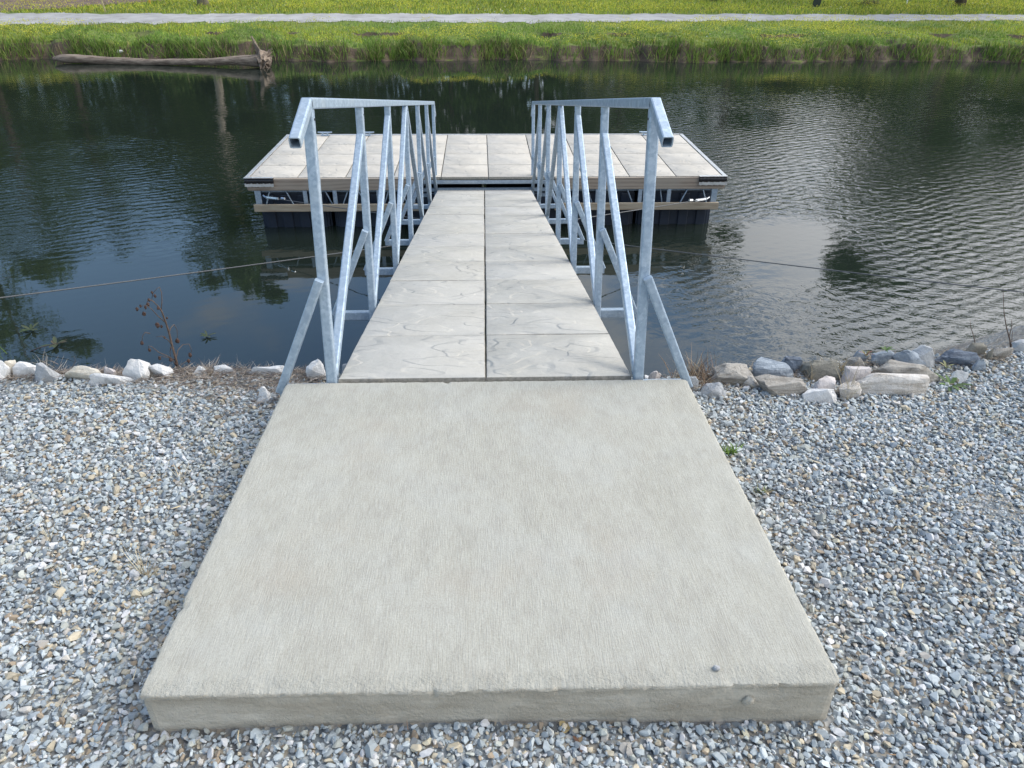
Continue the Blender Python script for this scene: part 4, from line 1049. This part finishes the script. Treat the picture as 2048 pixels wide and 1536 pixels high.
# ------------------------------------------------------------------ trees beyond the path (mostly seen mirrored in the pond)
MBARK = mat_simple('bark', (.17, .13, .10), .95, 0, .5, 14, .9, .04, (1, 1, .2), (.06, .045, .035))
MBARKL = mat_simple('pale_bark', (.36, .31, .26), .95, 0, .45, 10, .8, .03, (1, 1, .2), (.16, .13, .1))
def tree_parts(h, cr, cb, seed, nleaf, lean=(0, 0)):
    r = random.Random(seed); tb = bmesh.new(); tips = []
    n = 9; tr = .012*h+.05
    pts = [Vector((lean[0]*(k/n)**1.5+.15*math.sin(k+seed), lean[1]*k/n, h*.92*k/n)) for k in range(n+1)]
    rads = [tr*(1.35 if k == 0 else 1)*(1-.85*k/n) for k in range(n+1)]
    pts[0].z = -.4; pts[0].x = pts[1].x*.5; tube(tb, pts, rads, 9, jitter=.06, rnd=r)
    nl = 15
    for k in range(nl):
        t = cb/h+(0.93-cb/h)*(k/nl); i = min(int(t*n), n-1); s = pts[i].lerp(pts[i+1], t*n-i)
        a = k*2.4+r.uniform(-.5, .5); L = cr*(1.05-.55*abs((k/nl)-.35))*r.uniform(.7, 1.15); e = r.uniform(.15, .7)
        d = Vector((math.cos(a)*math.cos(e), math.sin(a)*math.cos(e), math.sin(e)))
        q = [s, s+d*L*.4, s+d*L*.75+Vector((0, 0, .1*L)), s+d*L]
        tube(tb, q, [tr*.4*(1-t*.6), tr*.27*(1-t*.6), tr*.15, .02], 6); tips += [q[1], q[2], q[3], q[2].lerp(q[3], .5)+Vector((r.uniform(-1, 1), r.uniform(-1, 1), r.uniform(-.5, .5)))*cr*.18]
    tips += [pts[-1], pts[-2]]
    rs2 = np.random.RandomState(seed); T = np.array([t[:] for t in tips]); nt_ = len(T)
    k = rs2.randint(0, nt_, nleaf); sz = (rs2.uniform(.12, .30, nt_)*cr)[k][:, None]
    off = rs2.normal(size=(nleaf, 3)); off /= np.linalg.norm(off, axis=1)[:, None]; off *= rs2.uniform(.1, 1, (nleaf, 1))**.5
    c = T[k]+off*sz*[1, 1, .75]
    a = rs2.normal(size=(nleaf, 3)); a /= np.linalg.norm(a, axis=1)[:, None]; b = np.cross(a, rs2.normal(size=(nleaf, 3))); b /= np.linalg.norm(b, axis=1)[:, None]
    s = rs2.uniform(.07, .17, (nleaf, 1)); V = np.stack([c-a*s, c-b*s*.55, c+a*s, c+b*s*.55], 1).reshape(-1, 3); i = np.arange(nleaf)*4
    cl = np.array([(.05, .10, .015), (.075, .14, .02), (.035, .07, .012), (.10, .16, .025)])[rs2.randint(0, 4, nleaf)]*(.8+.4*rs2.rand(nt_))[k][:, None]
    tm = bpy.data.meshes.new('trunk'); tb.to_mesh(tm); tb.free(); tm.polygons.foreach_set('use_smooth', [True]*len(tm.polygons))
    return tm, V, np.c_[i, i+1, i+2, i+3], np.repeat(cl, 4, 0)
def tree(px, D, h, cr, cb, seed, label, pale=False, nleaf=16000, lean=(0, 0), py=None):
    if py is not None: p = ray_far(px, py)
    else:
        p = at_y(px, 20, D); p.z = float(far_z(p.x, p.y))
    root = empty('tree', p); tag(root, label, 'tree', 'trees beyond the path')
    tm, V, F, C = tree_parts(h, cr, cb, seed, nleaf, lean)
    link('trunk', tm, MBARKL if pale else MBARK, root); mesh_np('crown', V, F, MBLADE, root, C)
    return root
tree(403, 0, 12.2, 3.0, 6.4, 1, 'tree with a straight trunk just beyond the path at left', True, 9000, py=12)
tree(1918, 0, 12.5, 4.4, 2.6, 2, 'tree standing behind the white yard sign at right', False, 22000, py=13)
TREES = [
 (-560, 46, 19, 6.5, 2, 'far left tree of the row behind the lawn'),
 (-200, 46, 22, 6, 2, 'second tree of the row from the far left, very tall'),
 (-60, 47, 15.5, 4.0, 2, 'tall tree whose reflection darkens the left water edge'),
 (110, 50, 15.2, 2.6, 1.5, 'narrow tree reflected left of the floating cable'),
 (250, 58, 14.5, 4.8, 1, 'dense tree right of the narrow one in the row'),
 (320, 53, 13.4, 4.2, .8, 'leafy tree left of the straight trunked one'),
 (480, 53, 13.6, 4.2, .8, 'leafy tree between the straight trunk and the dock'),
 (390, 56, 14.5, 4.5, 1.5, 'dense tree behind the straight trunked one'),
 (560, 57, 12.6, 4.5, 1, 'low dense tree reflected left of the dock corner'),
 (730, 55, 12.6, 4.6, 1, 'dense tree reflected behind the left railing'),
 (900, 56, 13.8, 5, 1, 'dense tree reflected behind the middle of the dock'),
 (1080, 55, 13.8, 5, 1, 'dense tree reflected behind the right railing'),
 (1250, 54, 14.5, 4.6, 1, 'dense tree reflected at the right part of the dock'),
 (1475, 47, 17.6, 3.0, 1.5, 'tree whose branchy reflection shows beyond the right dock corner'),
 (1580, 58, 9.4, 4.4, .6, 'low tree at the gap in the row, right of the dock'),
 (1740, 60, 9.2, 4.6, .6, 'low bushy tree right of the gap in the row'),
 (1985, 50, 19, 5.2, 1.2, 'broad tree behind the yard sign tree'),
 (2200, 48, 20, 5.5, 1.5, 'tall tree reflected at the right photo edge'),
 (2430, 47, 20, 6, 2, 'far right tree of the row behind the lawn'),
]
for k, (px, D, h, cr, cb, lb) in enumerate(TREES): tree(px, D, h, cr, cb, 10+k, lb)
def far_woods():
    n = 70000; u = rs.uniform(-1, 1, n); y = rs.uniform(61, 68, n); x = u*75+1
    ax = np.arctan2(x, y)
    top = np.where(ax < .16, 14.0, 11.5)+2.2*fbm(x, x*0, .12, 3)+1.4*fbm(x, x*0, .5, 7); top = np.where((ax > .22) & (ax < .43), top*.74, top)
    z = -.7+rs.rand(n)**.8*top; c = np.c_[x, y, z]
    a = rs.normal(size=(n, 3)); a /= np.linalg.norm(a, axis=1)[:, None]; b = np.cross(a, rs.normal(size=(n, 3))); b /= np.linalg.norm(b, axis=1)[:, None]
    s = rs.uniform(.22, .5, (n, 1)); V = np.stack([c-a*s, c-b*s*.6, c+a*s, c+b*s*.6], 1).reshape(-1, 3); i = np.arange(n)*4
    C = pal(n, [(.085, .16, .025), (.12, .21, .03), (.055, .105, .018)], [3, 2, 3], .2)
    tag(mesh_np('far_woods', V, np.c_[i, i+1, i+2, i+3], MBLADE, C=np.repeat(C, 4, 0)), 'dense dark green woods behind the lawn, mirrored in the pond', 'woods', kind='stuff')
far_woods()
# small plants on the lawn
for px, py, lb in ((1425, 3, 'dark leafy sapling base at the top of the lawn, middle right'), (1738, 10, 'small brown bush on the lawn left of the white post')):
    p = ray_far(px, py); tuft('shrub', tuple(p), 160, .15, .42, .03, [(.14, .10, .08), (.10, .13, .04), (.2, .15, .1)], .8, lb, 'shrub', rad=.16, mat=MBLADE)
